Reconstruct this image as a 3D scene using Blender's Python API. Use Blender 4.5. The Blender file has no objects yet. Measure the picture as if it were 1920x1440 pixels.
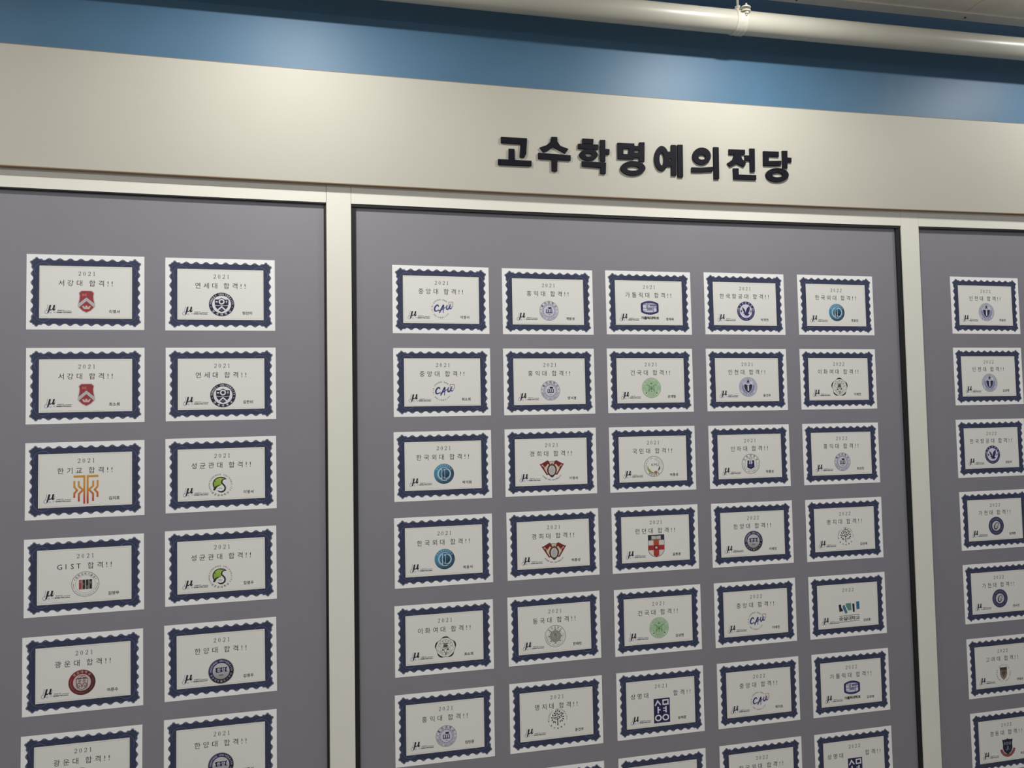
import bpy, bmesh, math
from math import sin, cos, pi, radians
from mathutils import Matrix, Vector
from mathutils.geometry import tessellate_polygon

S = bpy.context.scene
COL = S.collection

# ------------------------------------------------------------------ camera
cam_data = bpy.data.cameras.new('camera')
cam_data.sensor_width = 36.0
cam_data.lens = 26.0567
cam_data.clip_start = 0.05
cam = bpy.data.objects.new('camera', cam_data)
COL.objects.link(cam)
cam.matrix_world = Matrix(((0.975556785, 0.007687739, -0.219612974, -0.28778),
                           (-0.218935511, -0.051830549, -0.974361758, -2.24900),
                           (-0.018873300, 0.998626303, -0.048880525, 1.60000),
                           (0, 0, 0, 1)))
S.camera = cam

# ------------------------------------------------------------------ world, lights, exposure
world = bpy.data.worlds.new('world')
S.world = world
world.use_nodes = True
bg = world.node_tree.nodes['Background']
bg.inputs[0].default_value = (0.80, 0.82, 0.90, 1)
bg.inputs[1].default_value = 0.28
S.view_settings.view_transform = 'Standard'
S.view_settings.look = 'None'
S.view_settings.gamma = 1.0
S.view_settings.use_curve_mapping = False
S.view_settings.exposure = 0.0


def lamp(x, y, z, power, size, colour=(1.0, 0.982, 0.945)):
    d = bpy.data.lights.new('downlight_or_fill', 'AREA')
    d.shape = 'DISK'
    d.size = size
    d.energy = power
    d.color = colour
    o = bpy.data.objects.new('downlight_or_fill', d)
    COL.objects.link(o)
    o.location = (x, y, z)
    return o


for _x, _y, _z, _p in ((-1.90, -.60, 3.0, 8.0), (-.44, -.60, 3.0, 13.5), (1.00, -.55, 3.012, 13.0), (2.42, -.50, 3.03, 9.5)):
    lamp(_x, _y, _z, _p, .09)
for _x, _p in ((-1.6, 26.0), (-.1, 17.0), (1.4, 9.0), (2.9, 6.0)):  # unseen second row, added as fill for the boards, stronger to the left
    lamp(_x, -2.5, 3.0, _p, .14)

# ------------------------------------------------------------------ materials
def srgb(c):
    return tuple((v / 255 / 12.92) if v / 255 <= 0.04045 else ((v / 255 + 0.055) / 1.055) ** 2.4 for v in c)


def mat(name, rgb, rough=0.5, spec=0.5, noise=0.0, nscale=30.0, bump=0.0, bscale=200.0, metallic=0.0, stretch=(1, 1, 1)):
    m = bpy.data.materials.new(name)
    m.use_nodes = True
    nt = m.node_tree
    b = nt.nodes['Principled BSDF']
    c = srgb(rgb)
    b.inputs['Base Color'].default_value = (*c, 1)
    b.inputs['Roughness'].default_value = rough
    b.inputs['Specular IOR Level'].default_value = spec
    b.inputs['Metallic'].default_value = metallic
    tc = nt.nodes.new('ShaderNodeTexCoord')
    mp = nt.nodes.new('ShaderNodeMapping')
    mp.inputs['Scale'].default_value = stretch
    nt.links.new(tc.outputs['Object'], mp.inputs[0])
    if noise:
        n = nt.nodes.new('ShaderNodeTexNoise')
        n.inputs['Scale'].default_value = nscale
        n.inputs['Detail'].default_value = 5
        nt.links.new(mp.outputs[0], n.inputs['Vector'])
        r = nt.nodes.new('ShaderNodeValToRGB')
        r.color_ramp.elements[0].position = 0.3
        r.color_ramp.elements[1].position = 0.7
        r.color_ramp.elements[0].color = (*[v * (1 - noise) for v in c], 1)
        r.color_ramp.elements[1].color = (*[min(1, v * (1 + noise)) for v in c], 1)
        nt.links.new(n.outputs[0], r.inputs[0])
        nt.links.new(r.outputs[0], b.inputs['Base Color'])
    if bump:
        n2 = nt.nodes.new('ShaderNodeTexNoise')
        n2.inputs['Scale'].default_value = bscale
        n2.inputs['Detail'].default_value = 3
        nt.links.new(mp.outputs[0], n2.inputs['Vector'])
        bp = nt.nodes.new('ShaderNodeBump')
        bp.inputs['Strength'].default_value = bump
        bp.inputs['Distance'].default_value = 0.001
        nt.links.new(n2.outputs[0], bp.inputs['Height'])
        nt.links.new(bp.outputs[0], b.inputs['Normal'])
    return m


M_BLUE = mat('blue_wall_film', (74, 110, 138), 0.50, 0.42, 0.03, 6, 0.05, 400)
M_FASCIA = mat('cream_laminate', (178, 176, 165), 0.55, 0.35, 0.012, 4, 0.04, 500)
M_FRAME = mat('cream_frame_paint', (222, 221, 211), 0.5, 0.4, 0.012, 8, 0.03, 400)
M_EDGE = mat('raw_board_edge', (142, 122, 98), 0.7, 0.2, 0.15, 40, 0.1, 300, stretch=(0.2, 1, 3))
M_GREY = mat('grey_board_film', (126, 125, 133), 0.58, 0.75, 0.02, 7, 0.08, 700)
M_BLACK = mat('black_rubber', (28, 27, 30), 0.6, 0.3, 0.1, 60)
M_BROWN = mat('dark_brown_edge', (74, 58, 48), 0.6, 0.3, 0.1, 50)
M_LETTER = mat('black_acrylic', (17, 18, 27), 0.6, 0.12, 0.05, 60)
M_PIPE = mat('ivory_pipe_paint', (186, 184, 172), 0.34, 0.5, 0.03, 12, 0.12, 260)
M_CLAMP = mat('painted_metal', (198, 196, 182), 0.4, 0.5, 0.05, 60, 0.2, 200)
M_CEIL = mat('ceiling_board', (236, 229, 212), 0.6, 0.3, 0.06, 9, 0.15, 150)
M_TRIM = mat('ceiling_trim', (240, 233, 216), 0.55, 0.3, 0.05, 15, 0.1, 200)
M_SCREW = mat('dark_screw_metal', (52, 48, 44), 0.5, 0.5, 0.1, 80)
M_FLOOR = mat('grey_floor_tile', (158, 152, 142), 0.5, 0.4, 0.08, 5)
M_PAPER = mat('white_card_paper', (238, 238, 237), 0.55, 0.35, 0.008, 20, 0.05, 900)


def make_ink():
    m = bpy.data.materials.new('printed_ink')
    m.use_nodes = True
    nt = m.node_tree
    b = nt.nodes['Principled BSDF']
    a = nt.nodes.new('ShaderNodeVertexColor')
    a.layer_name = 'ink'
    n = nt.nodes.new('ShaderNodeTexNoise')
    n.inputs['Scale'].default_value = 600
    mx = nt.nodes.new('ShaderNodeMixRGB')
    mx.blend_type = 'MULTIPLY'
    mx.inputs[0].default_value = 0.06
    nt.links.new(a.outputs[0], mx.inputs[1])
    nt.links.new(n.outputs[0], mx.inputs[2])
    nt.links.new(mx.outputs[0], b.inputs['Base Color'])
    b.inputs['Roughness'].default_value = 0.55
    b.inputs['Specular IOR Level'].default_value = 0.35
    return m


M_INK = make_ink()

# ------------------------------------------------------------------ helpers
def link_mesh(name, verts, faces, m, parent=None, smooth=False):
    me = bpy.data.meshes.new(name)
    me.from_pydata([tuple(v) for v in verts], [], faces)
    me.materials.append(m)
    if smooth:
        me.polygons.foreach_set('use_smooth', [True] * len(me.polygons))
    me.update()
    o = bpy.data.objects.new(name, me)
    COL.objects.link(o)
    if parent:
        o.parent = parent
    return o


def tag(o, label=None, cat=None, group=None, kind=None):
    for k, v in (('label', label), ('category', cat), ('group', group), ('kind', kind)):
        if v:
            o[k] = v
    return o


def empty(name, loc=(0, 0, 0)):
    o = bpy.data.objects.new(name, None)
    o.empty_display_size = 0.05
    COL.objects.link(o)
    o.location = loc
    return o


def from_bm(name, bm, m, parent=None, smooth=False):
    bmesh.ops.recalc_face_normals(bm, faces=bm.faces)
    me = bpy.data.meshes.new(name)
    bm.to_mesh(me)
    bm.free()
    me.materials.append(m)
    if smooth:
        me.polygons.foreach_set('use_smooth', [True] * len(me.polygons))
    o = bpy.data.objects.new(name, me)
    COL.objects.link(o)
    if parent:
        o.parent = parent
    return o


def box(name, x0, x1, y0, y1, z0, z1, m, parent=None, bevel=0.0):
    bm = bmesh.new()
    bmesh.ops.create_cube(bm, size=1)
    for v in bm.verts:
        v.co = Vector((x0 + (v.co.x + .5) * (x1 - x0), y0 + (v.co.y + .5) * (y1 - y0), z0 + (v.co.z + .5) * (z1 - z0)))
    if bevel:
        bmesh.ops.bevel(bm, geom=bm.edges[:], offset=bevel, segments=2, affect='EDGES')
    return from_bm(name, bm, m, parent)


# the fitter's long boards are not perfectly straight: they sag slightly in mid-span
SAG = [(-2.4, .014), (-1.25, .0062), (-.76, .0028), (-.29, .0011), (.23, 0), (.81, .0025), (1.45, .0090), (2.18, .0200), (3.4, .034)]


def sag(x):
    for (a, za), (b, zb) in zip(SAG, SAG[1:]):
        if x <= b:
            return za + (zb - za) * (x - a) / (b - a)
    return SAG[-1][1]


def board(name, x0, x1, y0, y1, zb, zt, m, parent=None, sb=1.0, st=1.0, step=.12):
    """long board, bottom at zb and top at zt, following the sag of the run"""
    n = max(1, int((x1 - x0) / step))
    xs = [x0 + (x1 - x0) * i / n for i in range(n + 1)]
    v, f = [], []
    for x in xs:
        a, b = zb + sb * sag(x), zt + st * sag(x)
        v += [(x, y0, a), (x, y1, a), (x, y1, b), (x, y0, b)]
    for i in range(n):
        p, q = 4 * i, 4 * i + 4
        for j in range(4):
            f.append((p + j, p + (j + 1) % 4, q + (j + 1) % 4, q + j))
    f += [(3, 2, 1, 0), (4 * n, 4 * n + 1, 4 * n + 2, 4 * n + 3)]
    return link_mesh(name, v, f, m, parent)


def tube(bm, pts, r, seg=32, cap=True):
    pts = [Vector(p) for p in pts]
    rings = []
    for i, p in enumerate(pts):
        t = (pts[min(i + 1, len(pts) - 1)] - pts[max(i - 1, 0)]).normalized()
        up = Vector((0, 0, 1)) if abs(t.z) < .9 else Vector((0, 1, 0))
        a = t.cross(up).normalized()
        b = t.cross(a).normalized()
        rr = r[i] if isinstance(r, (list, tuple)) else r
        rings.append([bm.verts.new(p + a * rr * cos(2 * pi * k / seg) + b * rr * sin(2 * pi * k / seg)) for k in range(seg)])
    for u, w in zip(rings, rings[1:]):
        for k in range(seg):
            bm.faces.new((u[k], u[(k + 1) % seg], w[(k + 1) % seg], w[k]))
    if cap:
        bm.faces.new(rings[0])
        bm.faces.new(rings[-1][::-1])


def prism(bm, rings, y0, y1):
    """polygon with optional holes in the xz plane, extruded from y0 (front) to y1"""
    loops = [[Vector((x, z, 0)) for x, z in r] for r in rings]
    tris = tessellate_polygon(loops)
    flat = [p for r in loops for p in r]
    A = [bm.verts.new((p.x, y0, p.y)) for p in flat]
    B = [bm.verts.new((p.x, y1, p.y)) for p in flat]
    for t in tris:
        bm.faces.new([A[i] for i in t])
        bm.faces.new([B[i] for i in t][::-1])
    k = 0
    for r in loops:
        n = len(r)
        for i in range(n):
            a, b = k + i, k + (i + 1) % n
            bm.faces.new((A[a], A[b], B[b], B[a]))
        k += n


# ------------------------------------------------------------------ room shell
tag(box('wall_back', -2.3, 3.5, .02, .12, 0, 3.35, M_BLUE), kind='structure')
tag(box('floor', -2.3, 3.5, -4.2, .02, -.08, 0, M_FLOOR), kind='structure')

# ceiling boards, butt-jointed; the joint shows at the upper right
cl = tag(empty('ceiling', (0, 0, 3.02)), kind='structure')
for x0, x1 in ((-2.3, -.62), (-.617, 1.9), (1.903, 3.5)):
    board('ceiling_board', x0, x1, -4.2, -.062, .004, .02, M_CEIL, cl, sb=.9, st=.9)
board('edge_trim', -2.3, 3.5, -.075, -.03, -.001, .022, M_TRIM, cl, sb=.9, st=.9)
for x in (-1.4, -.35, 1.236, 1.925, 2.9):
    bm = bmesh.new()
    tube(bm, [(x, -.05, -.0035 + .9 * sag(x)), (x, -.05, .002 + .9 * sag(x))], [.0035, .0045], 10)
    from_bm('screw', bm, M_SCREW, cl)

# cream fascia board with raw edge, and the frame under it
fa = tag(empty('trim_1', (0, 0, 0)), kind='structure')
board('fascia_board', -2.3, 3.5, -.028, .0, 2.3105, 2.6455, M_FASCIA, fa, sb=.85, st=1)
board('board_edge', -2.3, 3.5, -.0285, .02, 2.6455, 2.6468, M_EDGE, fa, sb=1, st=1)
board('board_edge', -2.3, 3.5, -.0278, -.002, 2.3085, 2.3105, M_EDGE, fa, sb=.85, st=.85)

RB = 2.2560   # underside of the top rails
fr = tag(empty('trim_2', (0, 0, 0)), kind='structure')
ZF = 2.33
board('top_rail', -2.0, -.3392, -.0100, .018, RB, 2.2885, M_FRAME, fr, sb=.8, st=.8)
board('top_rail', -2.0, -.3392, -.0092, .018, 2.2892, ZF, M_FRAME, fr, sb=.8, st=.8)
board('top_rail', -.2662, 1.6470, -.0100, .018, RB, ZF, M_FRAME, fr, sb=.8, st=.8)
board('top_rail', 1.7210, 3.2, -.0100, .018, RB + .0003, 2.2885, M_FRAME, fr, sb=.8, st=.8)
board('top_rail', 1.7210, 3.2, -.0092, .018, 2.2892, ZF, M_FRAME, fr, sb=.8, st=.8)
box('mullion', -.3382, -.2670, -.0100, .018, .04, ZF, M_FRAME, fr)
# the second post leans a few millimetres to the right at its head
post = box('mullion', 0, .0710, -.0100, .018, .04, ZF, M_FRAME, fr)
for v in post.data.vertices:
    v.co.x += 1.6420 + .0060 * (v.co.z - .04) / (ZF - .04) + (.0012 if v.co.x > .01 and v.co.z > 1 else 0)
for x0, x1 in ((-2.08, -2.0), (3.2, 3.28)):
    box('mullion', x0, x1, -.0100, .018, .04, ZF, M_FRAME, fr)
for x0, x1 in ((-2.0, -.3392), (-.2662, 1.6392), (1.7138, 3.2)):
    box('bottom_rail', x0, x1, -.0100, .018, .04, .12, M_FRAME, fr)

# grey display boards set in the frame
for nm, x0, x1, lab in (('L', -2.0, -.3385, 'grey display board left of the first cream post, two columns of certificates'),
                        ('C', -.2665, 1.6392, 'wide grey display board between the two cream posts under the black letters'),
                        ('R', 1.7135, 3.2, 'grey display board right of the second cream post, cut by right picture edge')):
    g = tag(empty('display_board', ((x0 + x1) / 2, .018, .12)), lab, 'board', 'grey display boards in the cream frame')
    ox = -(x0 + x1) / 2
    def inb(o):
        o.matrix_parent_inverse = Matrix.Translation((ox, -.018, -.12))
    inb(board('grey_panel', x0, x1, 0, .018, .12, RB + .002, M_GREY, g, sb=0, st=.8))
    if nm == 'L':
        inb(board('black_seal', x0, x1, -.0096, -.0002, RB - .0042, RB + .0004, M_BLACK, g, sb=.8, st=.8))
        inb(box('black_seal', -.3462, -.3412, -.0050, -.0002, .12, RB - .004, M_BLACK, g))
        inb(box('brown_edge', -.3412, -.3383, -.0080, -.0002, .12, RB - .004, M_BROWN, g))
    elif nm == 'C':
        inb(board('black_seal', x0, x1, -.0085, -.0002, RB - .0088, RB + .0004, M_BLACK, g, sb=.8, st=.8))
        inb(box('black_seal', -.2668, -.2532, -.0060, -.0002, .12, RB - .0085, M_BLACK, g))
        inb(box('black_seal', 1.6275, 1.6470, -.0060, -.0002, .12, RB + .006, M_BLACK, g))
    else:
        inb(board('black_seal', x0, x1, -.0096, -.0002, RB - .0078, RB + .0004, M_BLACK, g, sb=.8, st=.8))

# ------------------------------------------------------------------ raised sign letters
LETTERS = [
 ("go", [[[(0.1914,2.4819),(0.2750,2.4830),(0.2715,2.4330),(0.2652,2.4212),(0.2500,2.4221),(0.2545,2.4635),(0.1911,2.4636)],],[[(0.2157,2.4460),(0.2338,2.4463),(0.2346,2.4098),(0.2144,2.4101)],],[[(0.1811,2.4110),(0.2882,2.4120),(0.2878,2.3955),(0.1808,2.3937)],],]),
 ("su", [[[(0.3548,2.4928),(0.3738,2.4935),(0.3741,2.4789),(0.3831,2.4657),(0.4104,2.4574),(0.3997,2.4424),(0.3797,2.4518),(0.3597,2.4612),(0.3424,2.4480),(0.3262,2.4424),(0.3158,2.4563),(0.3366,2.4643),(0.3507,2.4758)],],[[(0.3105,2.4390),(0.4171,2.4374),(0.4164,2.4206),(0.3101,2.4203)],],[[(0.3536,2.4214),(0.3728,2.4210),(0.3713,2.3839),(0.3657,2.3827),(0.3533,2.3841)],],]),
 ("hak", [[[(0.4575,2.4944),(0.4946,2.4950),(0.4936,2.4793),(0.4571,2.4788)],],[[(0.4429,2.4766),(0.5101,2.4779),(0.5090,2.4615),(0.4419,2.4612)],],[[(0.5080,2.4445),(0.5071,2.4403),(0.5046,2.4363),(0.5008,2.4325),(0.4958,2.4293),(0.4899,2.4268),(0.4832,2.4250),(0.4763,2.4241),(0.4694,2.4242),(0.4629,2.4252),(0.4571,2.4270),(0.4522,2.4296),(0.4486,2.4329),(0.4465,2.4366),(0.4458,2.4407),(0.4467,2.4448),(0.4490,2.4488),(0.4528,2.4526),(0.4578,2.4558),(0.4637,2.4583),(0.4703,2.4601),(0.4772,2.4610),(0.4841,2.4610),(0.4907,2.4600),(0.4966,2.4582),(0.5014,2.4556),(0.5051,2.4523),(0.5073,2.4486)],[(0.4885,2.4430),(0.4882,2.4418),(0.4873,2.4406),(0.4859,2.4396),(0.4840,2.4386),(0.4817,2.4379),(0.4792,2.4373),(0.4766,2.4370),(0.4740,2.4370),(0.4716,2.4373),(0.4694,2.4377),(0.4675,2.4385),(0.4661,2.4394),(0.4653,2.4404),(0.4650,2.4415),(0.4654,2.4427),(0.4663,2.4439),(0.4677,2.4450),(0.4696,2.4459),(0.4718,2.4467),(0.4743,2.4472),(0.4769,2.4475),(0.4795,2.4475),(0.4820,2.4473),(0.4842,2.4468),(0.4860,2.4461),(0.4874,2.4452),(0.4882,2.4441)],],[[(0.5169,2.4937),(0.5345,2.4949),(0.5330,2.4244),(0.5151,2.4249)],],[[(0.5331,2.4655),(0.5482,2.4655),(0.5471,2.4484),(0.5327,2.4491)],],[[(0.4541,2.4204),(0.5351,2.4209),(0.5332,2.3844),(0.5150,2.3840),(0.5161,2.4034),(0.4537,2.4044)],],]),
 ("myeong", [[[(0.5761,2.4883),(0.6339,2.4896),(0.6315,2.4380),(0.5757,2.4356)],[(0.5954,2.4716),(0.6149,2.4722),(0.6137,2.4531),(0.5955,2.4520)],],[[(0.6511,2.4944),(0.6695,2.4956),(0.6673,2.4318),(0.6486,2.4319)],],[[(0.6321,2.4817),(0.6517,2.4820),(0.6513,2.4689),(0.6317,2.4683)],],[[(0.6315,2.4598),(0.6511,2.4601),(0.6506,2.4432),(0.6310,2.4427)],],[[(0.6699,2.4101),(0.6687,2.4047),(0.6653,2.3995),(0.6600,2.3948),(0.6531,2.3906),(0.6448,2.3873),(0.6356,2.3851),(0.6260,2.3840),(0.6165,2.3840),(0.6075,2.3853),(0.5994,2.3876),(0.5928,2.3910),(0.5878,2.3952),(0.5848,2.4000),(0.5839,2.4052),(0.5851,2.4105),(0.5884,2.4156),(0.5936,2.4204),(0.6005,2.4245),(0.6087,2.4278),(0.6178,2.4301),(0.6274,2.4313),(0.6370,2.4312),(0.6460,2.4300),(0.6541,2.4277),(0.6609,2.4243),(0.6659,2.4201),(0.6690,2.4153)],[(0.6479,2.4082),(0.6473,2.4064),(0.6457,2.4047),(0.6431,2.4031),(0.6397,2.4017),(0.6357,2.4005),(0.6312,2.3997),(0.6265,2.3992),(0.6218,2.3991),(0.6173,2.3995),(0.6133,2.4002),(0.6100,2.4012),(0.6075,2.4025),(0.6060,2.4041),(0.6056,2.4058),(0.6061,2.4075),(0.6077,2.4093),(0.6103,2.4109),(0.6137,2.4123),(0.6177,2.4135),(0.6222,2.4143),(0.6269,2.4148),(0.6316,2.4148),(0.6361,2.4145),(0.6401,2.4138),(0.6434,2.4128),(0.6459,2.4115),(0.6474,2.4099)],],]),
 ("ye", [[[(0.7532,2.4475),(0.7523,2.4382),(0.7501,2.4293),(0.7468,2.4213),(0.7426,2.4145),(0.7376,2.4093),(0.7321,2.4059),(0.7264,2.4046),(0.7208,2.4053),(0.7155,2.4080),(0.7109,2.4127),(0.7071,2.4190),(0.7043,2.4267),(0.7027,2.4353),(0.7023,2.4444),(0.7032,2.4537),(0.7054,2.4625),(0.7086,2.4706),(0.7129,2.4774),(0.7178,2.4826),(0.7233,2.4861),(0.7290,2.4875),(0.7346,2.4868),(0.7399,2.4840),(0.7446,2.4794),(0.7485,2.4731),(0.7513,2.4654),(0.7529,2.4567)],[(0.7359,2.4444),(0.7355,2.4397),(0.7348,2.4351),(0.7337,2.4310),(0.7324,2.4276),(0.7308,2.4250),(0.7290,2.4233),(0.7273,2.4227),(0.7255,2.4231),(0.7239,2.4246),(0.7225,2.4270),(0.7213,2.4303),(0.7205,2.4343),(0.7200,2.4387),(0.7200,2.4434),(0.7203,2.4482),(0.7211,2.4527),(0.7221,2.4568),(0.7235,2.4602),(0.7251,2.4628),(0.7268,2.4645),(0.7286,2.4652),(0.7303,2.4647),(0.7320,2.4633),(0.7334,2.4608),(0.7345,2.4575),(0.7354,2.4536),(0.7358,2.4491)],],[[(0.7629,2.4933),(0.7803,2.4939),(0.7784,2.3925),(0.7605,2.3915)],],[[(0.7484,2.4698),(0.7630,2.4707),(0.7623,2.4481),(0.7477,2.4472)],],[[(0.7447,2.4392),(0.7621,2.4403),(0.7615,2.4226),(0.7401,2.4214)],],[[(0.7452,2.4527),(0.7548,2.4533),(0.7542,2.4351),(0.7446,2.4346)],],[[(0.7850,2.4952),(0.8036,2.4964),(0.8017,2.3880),(0.7835,2.3876)],],]),
 ("ui", [[[(0.9040,2.4645),(0.9029,2.4580),(0.9003,2.4517),(0.8961,2.4460),(0.8907,2.4411),(0.8843,2.4373),(0.8772,2.4347),(0.8698,2.4336),(0.8624,2.4339),(0.8555,2.4356),(0.8494,2.4387),(0.8443,2.4429),(0.8405,2.4481),(0.8383,2.4541),(0.8377,2.4604),(0.8387,2.4669),(0.8414,2.4731),(0.8455,2.4788),(0.8509,2.4837),(0.8573,2.4876),(0.8643,2.4901),(0.8717,2.4913),(0.8791,2.4911),(0.8860,2.4894),(0.8922,2.4863),(0.8974,2.4821),(0.9011,2.4768),(0.9034,2.4709)],[(0.8847,2.4599),(0.8843,2.4579),(0.8833,2.4560),(0.8816,2.4543),(0.8795,2.4528),(0.8769,2.4516),(0.8741,2.4508),(0.8712,2.4504),(0.8682,2.4505),(0.8655,2.4509),(0.8630,2.4518),(0.8610,2.4531),(0.8595,2.4546),(0.8586,2.4564),(0.8583,2.4583),(0.8587,2.4602),(0.8597,2.4621),(0.8613,2.4638),(0.8635,2.4653),(0.8660,2.4665),(0.8688,2.4673),(0.8718,2.4677),(0.8747,2.4677),(0.8775,2.4672),(0.8799,2.4663),(0.8820,2.4651),(0.8835,2.4636),(0.8844,2.4618)],],[[(0.8331,2.4223),(0.8647,2.4233),(0.9098,2.4280),(0.9093,2.4136),(0.8698,2.4087),(0.8326,2.4066)],],[[(0.9141,2.4956),(0.9334,2.4963),(0.9316,2.3891),(0.9126,2.3875)],],]),
 ("jeon", [[[(0.9702,2.4920),(1.0300,2.4934),(1.0294,2.4774),(0.9696,2.4748)],],[[(0.9897,2.4768),(1.0141,2.4775),(1.0178,2.4613),(1.0333,2.4503),(1.0226,2.4345),(0.9980,2.4455),(0.9729,2.4322),(0.9628,2.4435),(0.9833,2.4579)],],[[(1.0284,2.4747),(1.0472,2.4750),(1.0466,2.4582),(1.0278,2.4579)],],[[(1.0472,2.4990),(1.0664,2.4997),(1.0645,2.4210),(1.0465,2.4199)],],[[(0.9836,2.4275),(1.0037,2.4287),(1.0037,2.4075),(1.0687,2.4090),(1.0681,2.3932),(0.9837,2.3919)],],]),
 ("dang", [[[(1.0982,2.4934),(1.1569,2.4949),(1.1562,2.4777),(1.1186,2.4775),(1.1179,2.4606),(1.1651,2.4642),(1.1645,2.4491),(1.1408,2.4459),(1.0968,2.4441)],],[[(1.1695,2.4989),(1.1897,2.5002),(1.1878,2.4400),(1.1691,2.4395)],],[[(1.1882,2.4769),(1.2042,2.4765),(1.2036,2.4616),(1.1875,2.4612)],],[[(1.1916,2.4165),(1.1903,2.4111),(1.1868,2.4058),(1.1814,2.4009),(1.1743,2.3967),(1.1658,2.3934),(1.1565,2.3911),(1.1468,2.3900),(1.1371,2.3900),(1.1280,2.3913),(1.1199,2.3938),(1.1132,2.3972),(1.1082,2.4015),(1.1052,2.4064),(1.1043,2.4117),(1.1056,2.4171),(1.1090,2.4224),(1.1144,2.4273),(1.1214,2.4315),(1.1297,2.4348),(1.1390,2.4371),(1.1488,2.4383),(1.1585,2.4382),(1.1676,2.4370),(1.1758,2.4346),(1.1826,2.4311),(1.1877,2.4268),(1.1907,2.4219)],[(1.1685,2.4152),(1.1679,2.4134),(1.1663,2.4116),(1.1639,2.4100),(1.1606,2.4085),(1.1568,2.4074),(1.1525,2.4065),(1.1480,2.4061),(1.1436,2.4060),(1.1394,2.4064),(1.1356,2.4072),(1.1325,2.4083),(1.1302,2.4097),(1.1288,2.4113),(1.1284,2.4130),(1.1289,2.4149),(1.1305,2.4166),(1.1329,2.4183),(1.1361,2.4197),(1.1400,2.4209),(1.1442,2.4217),(1.1487,2.4222),(1.1531,2.4222),(1.1574,2.4219),(1.1611,2.4211),(1.1643,2.4200),(1.1666,2.4186),(1.1680,2.4170)],],]),
]

LDESC = {
 'go': ('first raised black sign letter from the left, with angular hook over a T-like foot'),
 'su': ('second raised black sign letter, tent-shaped roof over a bar and stem'),
 'hak': ('third raised black sign letter, with hat, small ring and hook below'),
 'myeong': ('fourth raised black sign letter, square box with a wide oval under it'),
 'ye': ('fifth raised black sign letter, tall oval left of two upright bars'),
 'ui': ('sixth raised black sign letter, round ring over bar beside one upright'),
 'jeon': ('seventh raised black sign letter, with splayed legs above an L-shaped foot'),
 'dang': ('last raised black sign letter at the right end, wide oval at its foot'),
}
for key, polys in LETTERS:
    bm = bmesh.new()
    for i, rings in enumerate(polys):
        prism(bm, rings, -.0335 - i * .00003, -.0281)
    xs = [p[0] for r in polys for q in r for p in q]
    zs = [p[1] for r in polys for q in r for p in q]
    cx, cz = (min(xs) + max(xs)) / 2, min(zs)
    for v in bm.verts:
        v.co -= Vector((cx, -.028, cz))
    o = from_bm('sign_letter', bm, M_LETTER)
    o.location = (cx, -.028, cz)
    tag(o, LDESC[key], 'letter', 'raised black letters on the cream fascia')

# ------------------------------------------------------------------ ceiling pipe with clamp
PIPE = [(-2.3, 2.887), (-1.2, 2.888), (-.2, 2.892), (.4, 2.8945), (.77, 2.8975), (1.45, 2.906), (2.1, 2.9165), (3.5, 2.94)]
PY, PR = -.085, .0375


def pz(x):
    for (a, za), (b, zb) in zip(PIPE, PIPE[1:]):
        if x <= b:
            return za + (zb - za) * (x - a) / (b - a)


pp = tag(empty('ceiling_pipe', (-2.3, PY, 2.887)), 'ivory painted pipe running under the ceiling along the blue wall', 'pipe')
def inp(o):
    o.matrix_parent_inverse = Matrix.Translation((2.3, -PY, -2.887))
    return o
bm = bmesh.new()
tube(bm, [(-2.3 + i * .145, PY, pz(-2.3 + i * .145)) for i in range(41)], PR, 48)
inp(from_bm('pipe_run', bm, M_PIPE, pp, smooth=True))


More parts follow.
